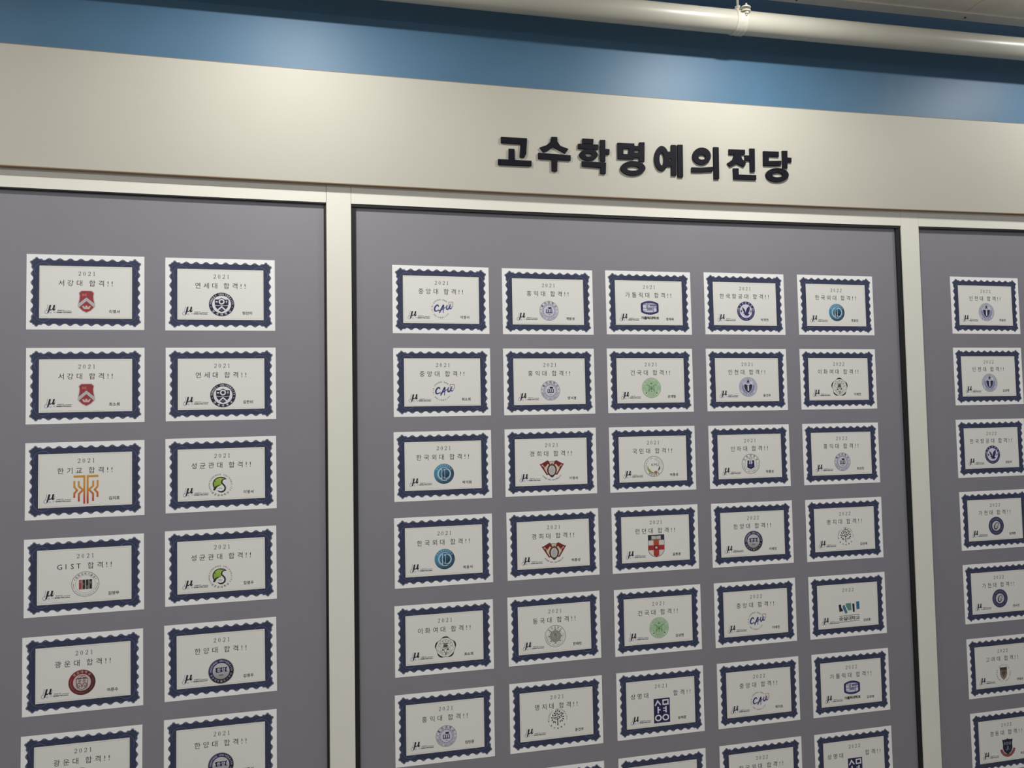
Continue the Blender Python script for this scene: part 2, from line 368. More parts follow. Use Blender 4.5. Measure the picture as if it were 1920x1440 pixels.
def clamp(cx):
    cz = pz(cx)
    bm = bmesh.new()
    prof = [(-.021, .0), (-.019, .0026), (-.014, .0026), (-.012, .0012), (-.004, .0012), (-.002, .0030), (.003, .0030), (.005, .0012), (.011, .0012), (.013, .0028), (.018, .0028), (.020, .0)]
    seg = 48
    rings = []
    for dx, dr in prof:
        rings.append([bm.verts.new((cx + dx, PY + (PR + .0005 + dr) * cos(2 * pi * k / seg), cz + (PR + .0005 + dr) * sin(2 * pi * k / seg))) for k in range(seg)])
    for u, w in zip(rings, rings[1:]):
        for k in range(seg):
            bm.faces.new((u[k], w[k], w[(k + 1) % seg], u[(k + 1) % seg]))
    band = inp(from_bm('clamp_band', bm, M_CLAMP, pp, smooth=True))
    # two ears in front, gripping a vertical bolt
    fy = PY - PR * .78
    fz = cz + PR * .62
    for dz in (.006, -.006):
        bm = bmesh.new()
        n = 14
        pts = [(cx - .010, fy + .014)] + [(cx + .006 + .017 * cos(a), fy - .010 + .013 * sin(a)) for a in [pi + pi * .1 + i * (1.35 * pi) / n for i in range(n + 1)]] + [(cx + .022, fy + .014)]
        A = [bm.verts.new((x, y, fz + dz + .0016)) for x, y in pts]
        B = [bm.verts.new((x, y, fz + dz - .0016)) for x, y in pts]
        bm.faces.new(A)
        bm.faces.new(B[::-1])
        for i in range(len(A)):
            j = (i + 1) % len(A)
            bm.faces.new((A[i], B[i], B[j], A[j]))
        from_bm('clamp_ear', bm, M_CLAMP, band)
    bm = bmesh.new()
    bx, by = cx + .008, fy - .010
    tube(bm, [(bx, by, fz - .020), (bx, by, fz + .020)], .0035, 14)
    tube(bm, [(bx, by, fz + .0078), (bx, by, fz + .0128)], .0075, 6)
    tube(bm, [(bx, by, fz - .0150), (bx, by, fz - .0078)], .0080, 6)
    from_bm('clamp_bolt', bm, M_CLAMP, band)
    # hanger rod with swivel cup and nut
    bm = bmesh.new()
    tube(bm, [(cx, PY, cz + PR - .002), (cx, PY, cz + PR + .004), (cx, PY, cz + PR + .012)], [.016, .014, .007], 24)
    from_bm('rod_cup', bm, M_CLAMP, band, smooth=True)
    bm = bmesh.new()
    tube(bm, [(cx, PY, cz + PR + .010), (cx, PY, cz + PR + .0165)], .0098, 6)
    from_bm('rod_nut', bm, M_CLAMP, band)
    bm = bmesh.new()
    tube(bm, [(cx, PY, cz + PR + .008), (cx, PY, 3.026 + .9 * sag(cx))], .0045, 16)
    from_bm('hanger_rod', bm, M_CLAMP, band, smooth=True)


clamp(.990)
clamp(.990 - 2.0)

# ------------------------------------------------------------------ printed matter
# every print is thin real geometry laid on the paper: shapes stacked in steps of 0.03 mm
W = .297
INKSTEP = .00003
_glyphs = {}
_wanted = {}


def glyph(ch, bold=0.0):
    """outline triangles of one character; unknown ones are only noted, then made in one batch"""
    if (ch, bold) in _glyphs:
        return _glyphs[(ch, bold)]
    _wanted.setdefault(bold, set()).add(ch)
    return [], [], (0, .6, 0, .7)


def make_glyphs():
    for bold, chars in _wanted.items():
        chars = sorted(chars)
        fc = bpy.data.curves.new('glyph_source', 'FONT')
        fo = bpy.data.objects.new('glyph_source', fc)
        COL.objects.link(fo)
        fc.size = 1
        fc.offset = bold
        fc.resolution_u = 2
        fc.space_line = 4
        fc.body = '\n'.join(chars)
        dg = bpy.context.evaluated_depsgraph_get()
        me = bpy.data.meshes.new_from_object(fo.evaluated_get(dg))
        rows = [([], [], {}) for _ in chars]
        for p in me.polygons:
            k = int(round((1.0 - sum(me.vertices[i].co.y for i in p.vertices) / len(p.vertices)) / 4))
            vs, fs, ix = rows[min(max(k, 0), len(rows) - 1)]
            f = []
            for i in p.vertices:
                if i not in ix:
                    ix[i] = len(vs)
                    co = me.vertices[i].co
                    vs.append((co.x, co.y + 4 * k))
                f.append(ix[i])
            fs.append(tuple(f))
        for c, (vs, fs, _) in zip(chars, rows):
            bb = (min(v[0] for v in vs), max(v[0] for v in vs), min(v[1] for v in vs), max(v[1] for v in vs)) if vs else (0, .3, 0, 0)
            _glyphs[(c, bold)] = (vs, fs, bb)
        bpy.data.meshes.remove(me)
        bpy.data.objects.remove(fo)
        bpy.data.curves.remove(fc)


def hangul(ch):
    return 0xAC00 <= ord(ch) <= 0xD7A3


def arc(cx, cy, r, a0, a1, n=24, ry=None):
    ry = ry or r
    return [(cx + r * cos(radians(a0 + (a1 - a0) * i / n)), cy + ry * sin(radians(a0 + (a1 - a0) * i / n))) for i in range(n + 1)]


def circ(cx, cy, r, n=40, ry=None):
    return arc(cx, cy, r, 0, 360 - 360 / n, n - 1, ry)


DRY = False


class Art:
    """flat coloured shapes; local coordinates scaled by (kx, ky) and moved to (ox, oy)"""
    def __init__(self, kx=1.0, ky=None, ox=0.0, oy=0.0):
        self.k = (kx, kx if ky is None else ky)
        self.o = (ox, oy)
        self.v, self.f, self.c = [], [], []
        self.layer = 1
        self.n = 0

    def up(self, n=1):
        self.layer += n
        return self

    def _add(self, vs, fs, col):
        b = len(self.v)
        self.n += 1
        y = -self.layer * INKSTEP - self.n * .000003
        cc = [col(*p) if callable(col) else col for p in vs]
        for (x, z), c in zip(vs, cc):
            self.v.append((self.o[0] + x * self.k[0], y, self.o[1] + z * self.k[1]))
        for f in fs:
            self.f.append(tuple(b + i for i in f))
            for i in f:
                self.c.append((*srgb(cc[i]), 1))

    def poly(self, pts, col, holes=()):
        loops = [[Vector((x, y, 0)) for x, y in r] for r in (pts, *holes)]
        tris = tessellate_polygon(loops)
        self._add([(p.x, p.y) for r in loops for p in r], [tuple(t) for t in tris], col)

    def disc(self, cx, cy, r, col, ry=None, n=40):
        p = circ(cx, cy, r, n, ry)
        self._add([(cx, cy)] + p, [(0, i + 1, (i + 1) % n + 1) for i in range(n)], col)

    def ring(self, cx, cy, r0, r1, col, n=48, sq=1.0):
        a, b = circ(cx, cy, r0, n, r0 * sq), circ(cx, cy, r1, n, r1 * sq)
        self._add(a + b, [(i, (i + 1) % n, n + (i + 1) % n, n + i) for i in range(n)], col)

    def rect(self, x0, y0, x1, y1, col):
        self._add([(x0, y0), (x1, y0), (x1, y1), (x0, y1)], [(0, 1, 2, 3)], col)

    def line(self, pts, w, col, closed=False):
        n = len(pts)
        ws = w if isinstance(w, (list, tuple)) else [w] * n
        L, R = [], []
        for i, (x, y) in enumerate(pts):
            if closed:
                a, b = pts[i - 1], pts[(i + 1) % n]
            else:
                a, b = pts[max(i - 1, 0)], pts[min(i + 1, n - 1)]
            dx, dy = b[0] - a[0], b[1] - a[1]
            l = math.hypot(dx, dy) or 1
            nx, ny = -dy / l, dx / l
            m = 1.0
            if closed or 0 < i < n - 1:
                ex, ey = x - a[0], y - a[1]
                le = math.hypot(ex, ey) or 1
                m = 1 / max(.5, abs(-ey / le * nx + ex / le * ny))
            h = ws[i] / 2 * m
            L.append((x + nx * h, y + ny * h))
            R.append((x - nx * h, y - ny * h))
        fs = [(i, i + 1, n + i + 1, n + i) for i in range(n - 1)]
        if closed:
            fs.append((n - 1, 0, n, 2 * n - 1))
        self._add(L + R, fs, col)

    def brush(self, pts, w, col, m=6):
        """hand-drawn stroke: smooth curve through the points"""
        n = len(pts)
        ws = w if isinstance(w, (list, tuple)) else [w] * n
        P, Q = [], []
        g = lambda i: pts[min(max(i, 0), n - 1)]
        for i in range(n - 1):
            for k in range(m):
                t = k / m
                q = []
                for j in (0, 1):
                    a, b, c, d = g(i - 1)[j], g(i)[j], g(i + 1)[j], g(i + 2)[j]
                    q.append(.5 * (2 * b + (c - a) * t + (2 * a - 5 * b + 4 * c - d) * t * t + (3 * b - a - 3 * c + d) * t ** 3))
                P.append(tuple(q))
                Q.append(ws[i] + (ws[i + 1] - ws[i]) * t)
        P.append(pts[-1])
        Q.append(ws[-1])
        self.line(P, Q, col)
        for p, r in ((P[0], Q[0] / 2), (P[-1], Q[-1] / 2)):
            if r > .012:
                self.disc(p[0], p[1], r, col, n=12)

    def ch(self, c, x, y, size, col, bold=0.0, rot=0.0, sx=1.0, shear=0.0, centre=True):
        """one character, centred on its own bounding box at x; y = middle of the line"""
        vs, fs, bb = glyph(c, bold)
        if not vs:
            return
        mx = (bb[0] + bb[1]) / 2
        my = .37 if hangul(c) else .35
        ca, sa = cos(radians(rot)), sin(radians(rot))
        o = []
        for px, py in vs:
            px, py = (px - mx) * size * sx, (py - my) * size
            px += shear * py
            o.append((x + px * ca - py * sa, y + px * sa + py * ca))
        self._add(o, fs, col)

    def text(self, s, x, y, size, col, bold=0.0, pitch=None, sx=1.0, shear=0.0):
        """centred line of text; pitch = fixed advance, otherwise natural"""
        adv = []
        for c in s:
            if pitch:
                adv.append(pitch)
            elif hangul(c):
                adv.append(.92 * size * sx)
            elif c == ' ':
                adv.append(.32 * size * sx)
            else:
                bb = glyph(c, bold)[2]
                adv.append((bb[1] - bb[0] + .09) * size * sx)
        p = x - sum(adv) / 2
        for c, a in zip(s, adv):
            self.ch(c, p + a / 2, y, size, col, bold, 0, sx, shear)
            p += a

    def arctext(self, s, r, size, mid, step, col, bold=0.0, inward=False, cx=0, cy=0, sx=1.0):
        """text on a circle; mid = angle of the middle; inward: bottoms face outward (reads along the foot)"""
        n = len(s)
        for i, c in enumerate(s):
            if c == ' ':
                continue
            d = (i - (n - 1) / 2) * step
            a = mid + d if inward else mid - d
            self.ch(c, cx + r * cos(radians(a)), cy + r * sin(radians(a)), size, col, bold, a + 90 if inward else a - 90, sx)

    def mesh(self, name):
        if DRY:
            return None
        me = bpy.data.meshes.new(name)
        me.from_pydata(self.v, [], self.f)
        me.materials.append(M_INK)
        ca = me.color_attributes.new('ink', 'FLOAT_COLOR', 'CORNER')
        ca.data.foreach_set('color', [x for c in self.c for x in c])
        # faces must look at the viewer
        bm = bmesh.new()
        bm.from_mesh(me)
        for f in bm.faces:
            if f.normal.y > 0:
                f.normal_flip()
        bm.to_mesh(me)
        bm.free()
        me.update()
        return me


INK = (46, 46, 48)
NAVY = (52, 58, 80)
SLATE = (108, 112, 138)
HALF = .35
PAPERWHITE = (214, 214, 210)

# ---- scalloped border (one mesh shared by all certificates) ----
def scallop(U, V, amp, wdt, nx, ny, px, py):
    pts = []
    def prof(t, n, p):
        h = 0
        for i in range(n):
            c = (i - (n - 1) / 2) * p
            d = abs(t - c) / wdt
            if d < 1:
                h = max(h, amp * (.5 + .5 * cos(pi * d)) ** .8)
        return h
    N = 84
    for i in range(N):
        t = -U + 2 * U * i / N
        pts.append((t, V + prof(t, nx, px)))
    for i in range(56):
        t = V - 2 * V * i / 56
        pts.append((U + prof(t, ny, py), t))
    for i in range(N):
        t = U - 2 * U * i / N
        pts.append((t, -V - prof(t, nx, px)))
    for i in range(56):
        t = -V + 2 * V * i / 56
        pts.append((-U - prof(t, ny, py), t))
    return pts


def build_border():
    A = Art(W)
    inner = [(-.393, -.245), (.393, -.245), (.393, .245), (-.393, .245)]
    A.poly(scallop(.4452, .2967, .0210, .037, 8, 5, .0893, .085), SLATE, [inner])
    corners = [(sx, sy) for sx in (-1, 1) for sy in (-1, 1)]
    for sx, sy in corners:
        c = (.413 * sx, .2635 * sy)
        A.disc(*c, .049, SLATE, n=32)
        for a in (43, 95, 165, 223, 129):
            aa = radians(a)
            x = c[0] + (.046 if a != 129 else .036) * cos(aa) * (1 if sx < 0 else -1)
            y = c[1] + (.046 if a != 129 else .036) * sin(aa) * (1 if sy > 0 else -1)
            A.disc(x, y, .0150, SLATE, n=18)
    A.up()
    A.poly(scallop(.4425, .2940, .0150, .034, 8, 5, .0893, .085), NAVY, [inner])
    for sx, sy in corners:
        c = (.413 * sx, .2635 * sy)
        A.disc(*c, .042, NAVY, n=32)
        for a in (43, 95, 165, 223):
            aa = radians(a)
            x = c[0] + .038 * cos(aa) * (1 if sx < 0 else -1)
            y = c[1] + .038 * sin(aa) * (1 if sy > 0 else -1)
            A.disc(x, y, .0120, NAVY, n=16)
    # tinted field with a hair line
    A.poly(inner, (225, 225, 220))
    A.line([(-.381, -.233), (.381, -.233), (.381, .233), (-.381, .233)], .0022, (190, 190, 170), closed=True)
    # engraved lines, lens shapes and dots along the band
    A.up()
    for s in (1, -1):
        A.line([(-.36, .262 * s), (.36, .262 * s)], .0016, (66, 70, 106))
        A.line([(.409 * s, -.2), (.409 * s, .2)], .0016, (66, 70, 106))
        for i in range(9):
            t = (i - 4) * .0893
            A.disc(t, .274 * s, .020, (52, 58, 96), ry=.010, n=16)
        for i in range(6):
            t = (i - 2.5) * .085
            A.disc(.423 * s, t, .010, (52, 58, 96), ry=.020, n=16)
    A.up()
    for s in (1, -1):
        for i in range(8):
            t = (i - 3.5) * .0893
            A.disc(t, .2505 * s, .0042, (88, 90, 122), n=10)
            A.disc(t, .305 * s, .0075, (104, 104, 136), ry=.005, n=12)
        for i in range(5):
            t = (i - 2) * .085
            A.disc(.3985 * s, t, .0042, (84, 86, 116), n=10)
            A.disc(.4535 * s, t, .005, (104, 104, 136), ry=.0075, n=12)
    for sx, sy in corners:
        a0, a1 = (41, 212)
        P = []
        for i in range(25):
            a = radians(a0 + (a1 - a0) * i / 24)
            x, y = -.356 + .077 * cos(a), .196 + .077 * sin(a)
            P.append((x if sx < 0 else -x, y if sy > 0 else -y))
        A.line(P, .0042, (92, 98, 138))
        P = []
        for i in range(25):
            a = radians(60 + 130 * i / 24)
            x, y = -.380 + .070 * cos(a), .222 + .070 * sin(a)
            P.append((x if sx < 0 else -x, y if sy > 0 else -y))
        A.line(P, .0060, (66, 76, 112))
    return A.mesh('printed_border')


# ---- serif figures for the year ----
def serif_digit(A, d, x, y, h, col):
    w = h * .56
    if d == '0':
        A.poly(circ(x, y, w * .5, 28, h * .5), col, [circ(x, y, w * .5 - h * .125, 28, h * .5 - h * .045)])
    elif d == '1':
        A.rect(x - h * .055, y - h * .5, x + h * .065, y + h * .5, col)
        A.rect(x - h * .17, y - h * .5, x + h * .18, y - h * .44, col)
        A.line([(x - h * .17, y + h * .36), (x - h * .02, y + h * .47)], h * .07, col)
    else:
        top = arc(x, y + h * .23, w * .44, 160, -20, 12, h * .25)
        pts = top + [(x + w * .25, y - h * .05), (x - w * .15, y - h * .30), (x - w * .46, y - h * .46)]
        n = len(pts)
        ws = [h * (.05 + .10 * math.exp(-((i - 9.5) / 4.0) ** 2)) for i in range(n)]
        A.line(pts, ws, col)
        A.poly([(x - w * .52, y - h * .5), (x + w * .46, y - h * .5), (x + w * .54, y - h * .27), (x + w * .48, y - h * .27), (x + w * .36, y - h * .39), (x - w * .40, y - h * .39)], col)
        A.disc(x - w * .36, y + h * .24, h * .065, col, n=12)


def build_year(s):
    A = Art(W)
    for i, c in enumerate(s):
        serif_digit(A, c, .005 + (i - 1.5) * .0410, .176, .0385, (84, 86, 88))
        A.up(0)
    return A.mesh('year_text')


def build_title(s):
    A = Art(W)
    items = []
    if s.startswith('|'):
        for c, x in zip(s[1:], (-.317, -.243, -.167) if hangul(s[3]) else (.171, .248, .305, .340)):
            A.ch(c, x, .088, .0625, INK)
        return A.mesh('title_text')
    p = 0
    prev = None
    ex = 0
    for c in s:
        if c == ' ':
            p += .0310
            continue
        if prev:
            if c == '!':
                p += .0365 if prev == '!' else .0575
            elif hangul(c):
                p += .0766 if hangul(prev) else .0700
            else:
                p += .0525
        items.append((c, p))
        prev = c
    for c, x in items:
        A.ch(c, .006 + x - p / 2, .086, .0625 if hangul(c) else .066, INK)
    return A.mesh('title_text')


def build_name(s):
    A = Art(W)
    A.text(s, .241, -.178, .0345, (42, 40, 40), .018, pitch=.0325)
    return A.mesh('name_text')


def build_logo():
    A = Art(W)
    blue = (112, 112, 168)
    # faint script outline behind the mu
    A.line(arc(-.330, -.187, .016, 60, 300, 16), .0028, (96, 90, 140))
    A.ch('o', -.297, -.188, .036, (150, 154, 186), 0)
    A.text('th', -.264, -.186, .024, (164, 170, 194))
    A.line([(-.321, -.118), (-.325, -.150), (-.333, -.170)], .0026, (104, 96, 140))
    A.line([(-.254, -.138), (-.262, -.158), (-.270, -.168)], .0024, (120, 118, 140))
    A.up()
    # heavy slanted mu
    def slant(pts, x0=-.292, y0=-.150):
        return [(x0 + (x + y * .22) * .92, y0 + y * .92) for x, y in pts]
    K = (32, 30, 40)
    A.poly(slant([(-.024, .031), (-.007, .031), (-.007, -.006), (-.013, -.050), (-.026, -.052), (-.024, -.02)]), (38, 34, 62))
    A.poly(slant([(.012, .031), (.029, .031), (.029, -.010), (.034, -.014), (.036, -.008), (.041, -.008), (.036, -.024), (.020, -.026), (.014, -.014)]), K)
    A.poly(slant([(-.010, -.008), (-.002, -.014), (.006, -.011), (.014, .002), (.014, -.013), (.003, -.024), (-.012, -.022)]), K)
    # two tiny lines of lettering
    A.text('GOMATH', -.213, -.1715, .0125, (92, 86, 104), .03)
    A.text('GOMATH', -.213, -.1885, .0155, (34, 30, 42), .055, sx=.9)
    A.text('Academy', -.150, -.1885, .0150, (46, 44, 52), .035, sx=.85)
    A.rect(-.176, -.1775, -.120, -.1740, (96, 94, 100))
    return A.mesh('academy_logo')


# ---- emblems -------------------------------------------------------
WHT = (224, 224, 226)
def shield(w, h, top=None, n=10, belly=.45):
    """pointed shield outline, w = half width, top at +h, point at -h"""
    r = [(w, h), (w, h * (1 - 2 * belly))]
    for i in range(1, n):
        t = i / n
        r.append((w * cos(t * pi / 2) ** .9, h * (1 - 2 * belly) - (h * (1 - 2 * belly) + h) * sin(t * pi / 2) ** 1.25))
    r.append((0, -h))
    return r + [(-x, y) for x, y in r[-2::-1]]


def E_ihs(A):
    g, red = (188, 176, 178), (150, 58, 60)
    half = [(215, 470), (330, 375), (305, 240), (318, 80), (355, -100), (368, -190), (345, -235), (180, -390), (0, -480)]
    P = half + [(-x, y) for x, y in half[-2::-1]]
    A.poly(P, g)
    A.up()
    half = [(205, 440), (300, 360), (272, 240), (285, 80), (330, -85), (345, -180), (310, -235), (170, -365), (0, -445)]
    P = half + [(-x, y) for x, y in half[-2::-1]]
    A.poly(P, red)
    A.up()
    A.poly([(0, 180), (350, -95), (365, -190), (310, -235), (0, 30), (-310, -235), (-365, -190), (-350, -95)], (182, 180, 184))
    A.poly([(-190, -180), (-105, -180), (-95, -215), (-60, -225), (-35, -205), (-60, -165), (50, -165), (25, -205), (45, -225), (95, -215), (105, -180), (190, -180), (115, -310), (-115, -310)], (200, 178, 174))
    A.text('IHS', -85, 285, 150, (206, 140, 136), .0)


def rseal(A, dark, r0=.70, n=56):
    A.disc(0, 0, 1, dark, n=n)
    A.up()


def E_yonsei(A):
    d = (40, 38, 66)
    A.disc(0, 0, 1, d, n=56)
    A.up()
    A.disc(0, 0, .74, WHT, n=48)
    A.arctext('YONSEI UNIVERSITY', .865, .215, 90, 10.8, WHT, .01)
    A.arctext('연세대학교', .865, .20, 270, 24, WHT, .02, inward=True)
    A.disc(-.84, -.22, .03, WHT, n=10)
    A.disc(.84, -.22, .03, WHT, n=10)
    A.up()
    A.poly([(-.54, .42), (-.24, .42), (0, .56), (.24, .42), (.54, .42)] + [(.54, .0), (.46, -.26), (.26, -.50), (0, -.66), (-.26, -.50), (-.46, -.26), (-.54, 0)], d)
    A.up()
    A.ring(0, .23, .13, .235, WHT, n=28)
    A.line([(-.56, -.06), (-.2, -.11), (0, -.06), (.2, -.11), (.56, -.06)], .035, WHT)
    A.line([(-.34, -.52), (0, -.20), (.34, -.52)], .11, WHT)
    A.rect(-.47, .16, -.31, .27, WHT)
    A.line([(.39, .12), (.39, .33)], .045, WHT)
    A.line([(.33, .26), (.45, .26)], .045, WHT)
    A.text('1885', 0, -.47, .11, (150, 150, 170))


def grad(c0, c1, y0, y1, by=1):
    def f(x, y):
        v = (x, y)[by] if by < 2 else (y - x) * .7
        t = min(1, max(0, (v - y0) / (y1 - y0)))
        return tuple(a + (b - a) * t for a, b in zip(c0, c1))
    return f


def E_kt(A):
    c = grad((176, 66, 50), (206, 146, 62), -.9, .1)
    for s in (-1, 1):
        def L(p, w=.155):
            q = []
            for (x0, y0), (x1, y1) in zip(p, p[1:]):
                for k in range(6):
                    q.append((s * (x0 + (x1 - x0) * k / 6), y0 + (y1 - y0) * k / 6))
            q.append((s * p[-1][0], p[-1][1]))
            A.line(q, w, c)
        L([(.13, -1.08), (.13, 1.0)], .15)
        L([(.06, .93), (.96, .93)], .16)
        L([(.90, .62), (.90, .16), (.68, -.08), (.90, -.30), (.90, -.62)], .15)
        L([(.56, .60), (.56, .22), (.14, -.14)], .15)
        L([(.28, -.10), (.55, -.36), (.55, -.90)], .15)


def E_skku(A):
    K = (40, 40, 42)
    A.arctext('SUNGKYUNKWAN UNIVERSITY', .90, .195, 92, 11.2, (78, 78, 80))
    A.arctext('성균관대학교', .90, .20, 268, 17, (78, 78, 80), .015, inward=True)
    A.disc(-.03, .08, .60, K)
    A.up()
    fan = arc(-.02, .08, .52, 62, 222, 26) + [(-.28, -.22), (-.02, -.04), (.10, .06), (.06, .24), (.16, .44)]
    A.poly(arc(-.03, .08, .62, 60, -128, 26) + [(-.28, -.22), (-.02, -.04), (.06, .24), (.16, .44)], WHT)
    A.up()
    A.poly(fan, grad((118, 158, 50), (164, 188, 84), -.4, .6))
    A.up()
    A.brush([(.46, .50), (.30, .58), (.10, .62), (-.1, .65)], [.02, .10, .10, .06], K)
    A.brush([(.46, .48), (.24, .46), (.12, .32), (.12, .14), (.28, -.04), (.37, -.22), (.34, -.44), (.18, -.58), (-.02, -.60), (-.20, -.50)], [.05, .09, .11, .12, .13, .13, .13, .12, .10, .05], K)
    A.brush([(-.50, -.38), (-.38, -.18), (-.16, -.06), (.04, -.02)], [.16, .12, .06, .02], K)
    A.line([(-.5, .34), (-.36, .28)], .05, K)
    A.text('1398', -.03, -.30, .17, (110, 110, 96))


def E_gist(A):
    g = (124, 116, 116)
    A.ring(0, 0, .965, 1.0, g, n=56)
    A.ring(0, 0, .70, .72, (160, 152, 152), n=48)
    A.arctext('광주과학기술원', .83, .20, 90, 16.5, (96, 88, 88), .01)
    A.arctext('Gwangju Institute of Science and Technology', .84, .115, 270, 4.4, (120, 112, 112), .01, inward=True)
    A.disc(-.76, .38, .04, g, n=10)
    A.disc(.76, .38, .04, g, n=10)
    for i, c in enumerate(((160, 62, 64), (56, 42, 44), (48, 46, 42), (48, 40, 42))):
        x = -.46 + i * .245
        A.rect(x, -.40, x + .20, .36, c)
    A.up()
    for i, (c, y) in enumerate((('G', .20), ('I', .0), ('S', -.22), ('T', .08))):
        A.ch(c, -.36 + i * .245, y, .24, (190, 176, 172), 0)


def E_hanyang(A):
    A.disc(0, 0, 1.03, (150, 146, 150), n=56)
    A.up()
    A.disc(0, 0, .99, grad((26, 22, 34), (50, 48, 96), -.6, .9, 2), n=56)
    A.up()
    A.disc(0, 0, .67, grad((148, 146, 150), (196, 196, 198), -.6, .3), n=48)
    A.arctext('HANYANG UNIVERSITY', .83, .22, 90, 10.4, (186, 184, 206), .015)
    A.arctext('한양대학교', .83, .19, 236, 17, (176, 172, 186), .01, inward=True)
    A.arctext('漢陽大學校', .83, .19, 306, 17, (160, 156, 168), .0, inward=True)
    A.disc(0, -.83, .03, WHT, n=8)
    A.up()
    A.poly([(-.48, .26), (-.34, .30), (.30, .30), (.52, .34), (.42, .18), (.42, .0), (.52, -.10), (.30, -.06), (-.32, -.10), (-.46, -.02), (-.40, .08)], (32, 28, 70))
    A.up()
    A.ch('한', -.17, .10, .34, WHT, .01)
    A.ch('양', .19, .10, .34, WHT, .01)
    A.text('1939', 0, -.32, .18, (70, 66, 76), .03)


def E_kwangwoon(A):
    A.disc(0, 0, 1, grad((76, 40, 40), (126, 46, 44), -.7, .7, 2), n=56)
    A.up()
    A.disc(0, 0, .66, (196, 180, 176), n=48)
    A.arctext('광운대학교', .83, .22, 90, 21, (206, 176, 172), .01)
    A.arctext('KWANGWOON UNIVERSITY SINCE 1934', .83, .15, 270, 7.0, (150, 104, 102), .0, inward=True)
    A.up()
    k = (88, 74, 72)
    A.line([(-.42, .30), (.42, .30), (.40, -.28), (.34, -.42), (0, -.58), (-.34, -.42), (-.40, -.28)], .045, k, closed=True)
    A.rect(-.36, .30, -.08, .38, k)
    A.rect(.08, .30, .36, .38, k)
    A.ring(0, .38, .06, .10, k, n=16)
    A.line(arc(0, .1, .46, 50, 130, 10), .03, k)
    A.text('광운', 0, .12, .26, k, .01, pitch=.34)
    for s in (-1, 1):
        A.line([(s * .05, -.40), (s * .05, -.20), (s * .12, -.08), (s * .26, -.05), (s * .34, -.14), (s * .32, -.30), (s * .22, -.38), (s * .16, -.28), (s * .22, -.22)], .05, k)


def E_cau(A):
    g = (66, 68, 72)
    A.arctext('1918-CHUNG-ANG', .90, .18, 126, 11.4, g, .02)
    A.arctext('UNIVERSITY', .90, .18, 272, 11.4, g, .02, inward=True)
    b = (56, 62, 132)
    A.brush([(-.24, .22), (-.30, .33), (-.42, .32), (-.56, .18), (-.64, -.02), (-.60, -.22), (-.44, -.26), (-.22, -.10)], [.10, .14, .14, .15, .16, .15, .10, .04], b)
    A.brush([(-.14, -.40), (.0, -.12), (.14, .16), (.26, .34), (.26, .10), (.22, -.42)], [.10, .14, .14, .13, .10, .06], b)
    A.brush([(-.26, -.24), (-.02, -.14), (.22, -.02), (.50, .16)], [.05, .10, .10, .04], b)
    A.brush([(.62, .34), (.56, .08), (.60, -.06), (.74, -.02), (.96, .40)], [.09, .12, .13, .12, .08], b)
    A.brush([(.96, .42), (.88, .18), (.90, .02), (1.0, .0), (1.14, .14)], [.09, .11, .12, .10, .03], b)
    A.line([(.80, .66), (1.20, .66), (1.20, .22), (.80, .22)], .04, (150, 96, 110), closed=True)


def E_hongik(A):
    k = (58, 56, 78)
    A.disc(0, 0, 1.0, (204, 203, 212), n=56)
    A.up()
    A.ring(0, 0, .965, 1.0, (110, 108, 122), n=56)
    A.ring(0, 0, .70, .73, (132, 130, 146), n=48)
    A.arctext('홍익대학교', .84, .24, 90, 28, (56, 56, 66), .03)
    A.arctext('HONGIK UNIVERSITY', .85, .21, 270, 9.3, (92, 88, 120), .015, inward=True)
    A.disc(-.85, .12, .045, k, n=10)
    A.disc(.85, .12, .045, k, n=10)
    A.up()
    A.ring(0, 0, .56, .66, (170, 168, 200), n=48)
    A.up()
    for i in range(16):
        a = 2 * pi * i / 16 + .1
        A.disc(.61 * cos(a), .61 * sin(a), .05, (128, 126, 156), n=10)
    A.rect(-.08, .20, .26, .37, (34, 32, 56))
    A.poly([(-.32, .10), (-.28, .16), (-.02, .12), (.02, .12), (.30, .16), (.34, .10), (.34, -.26), (.02, -.24), (-.32, -.26)], (70, 66, 112))
    A.up()
    A.rect(-.22, -.16, -.14, .10, WHT)
    A.rect(-.02, -.16, .06, .12, WHT)
    A.rect(.16, -.16, .24, .10, WHT)
    A.text('1946', .02, -.38, .12, (100, 98, 112), .03)


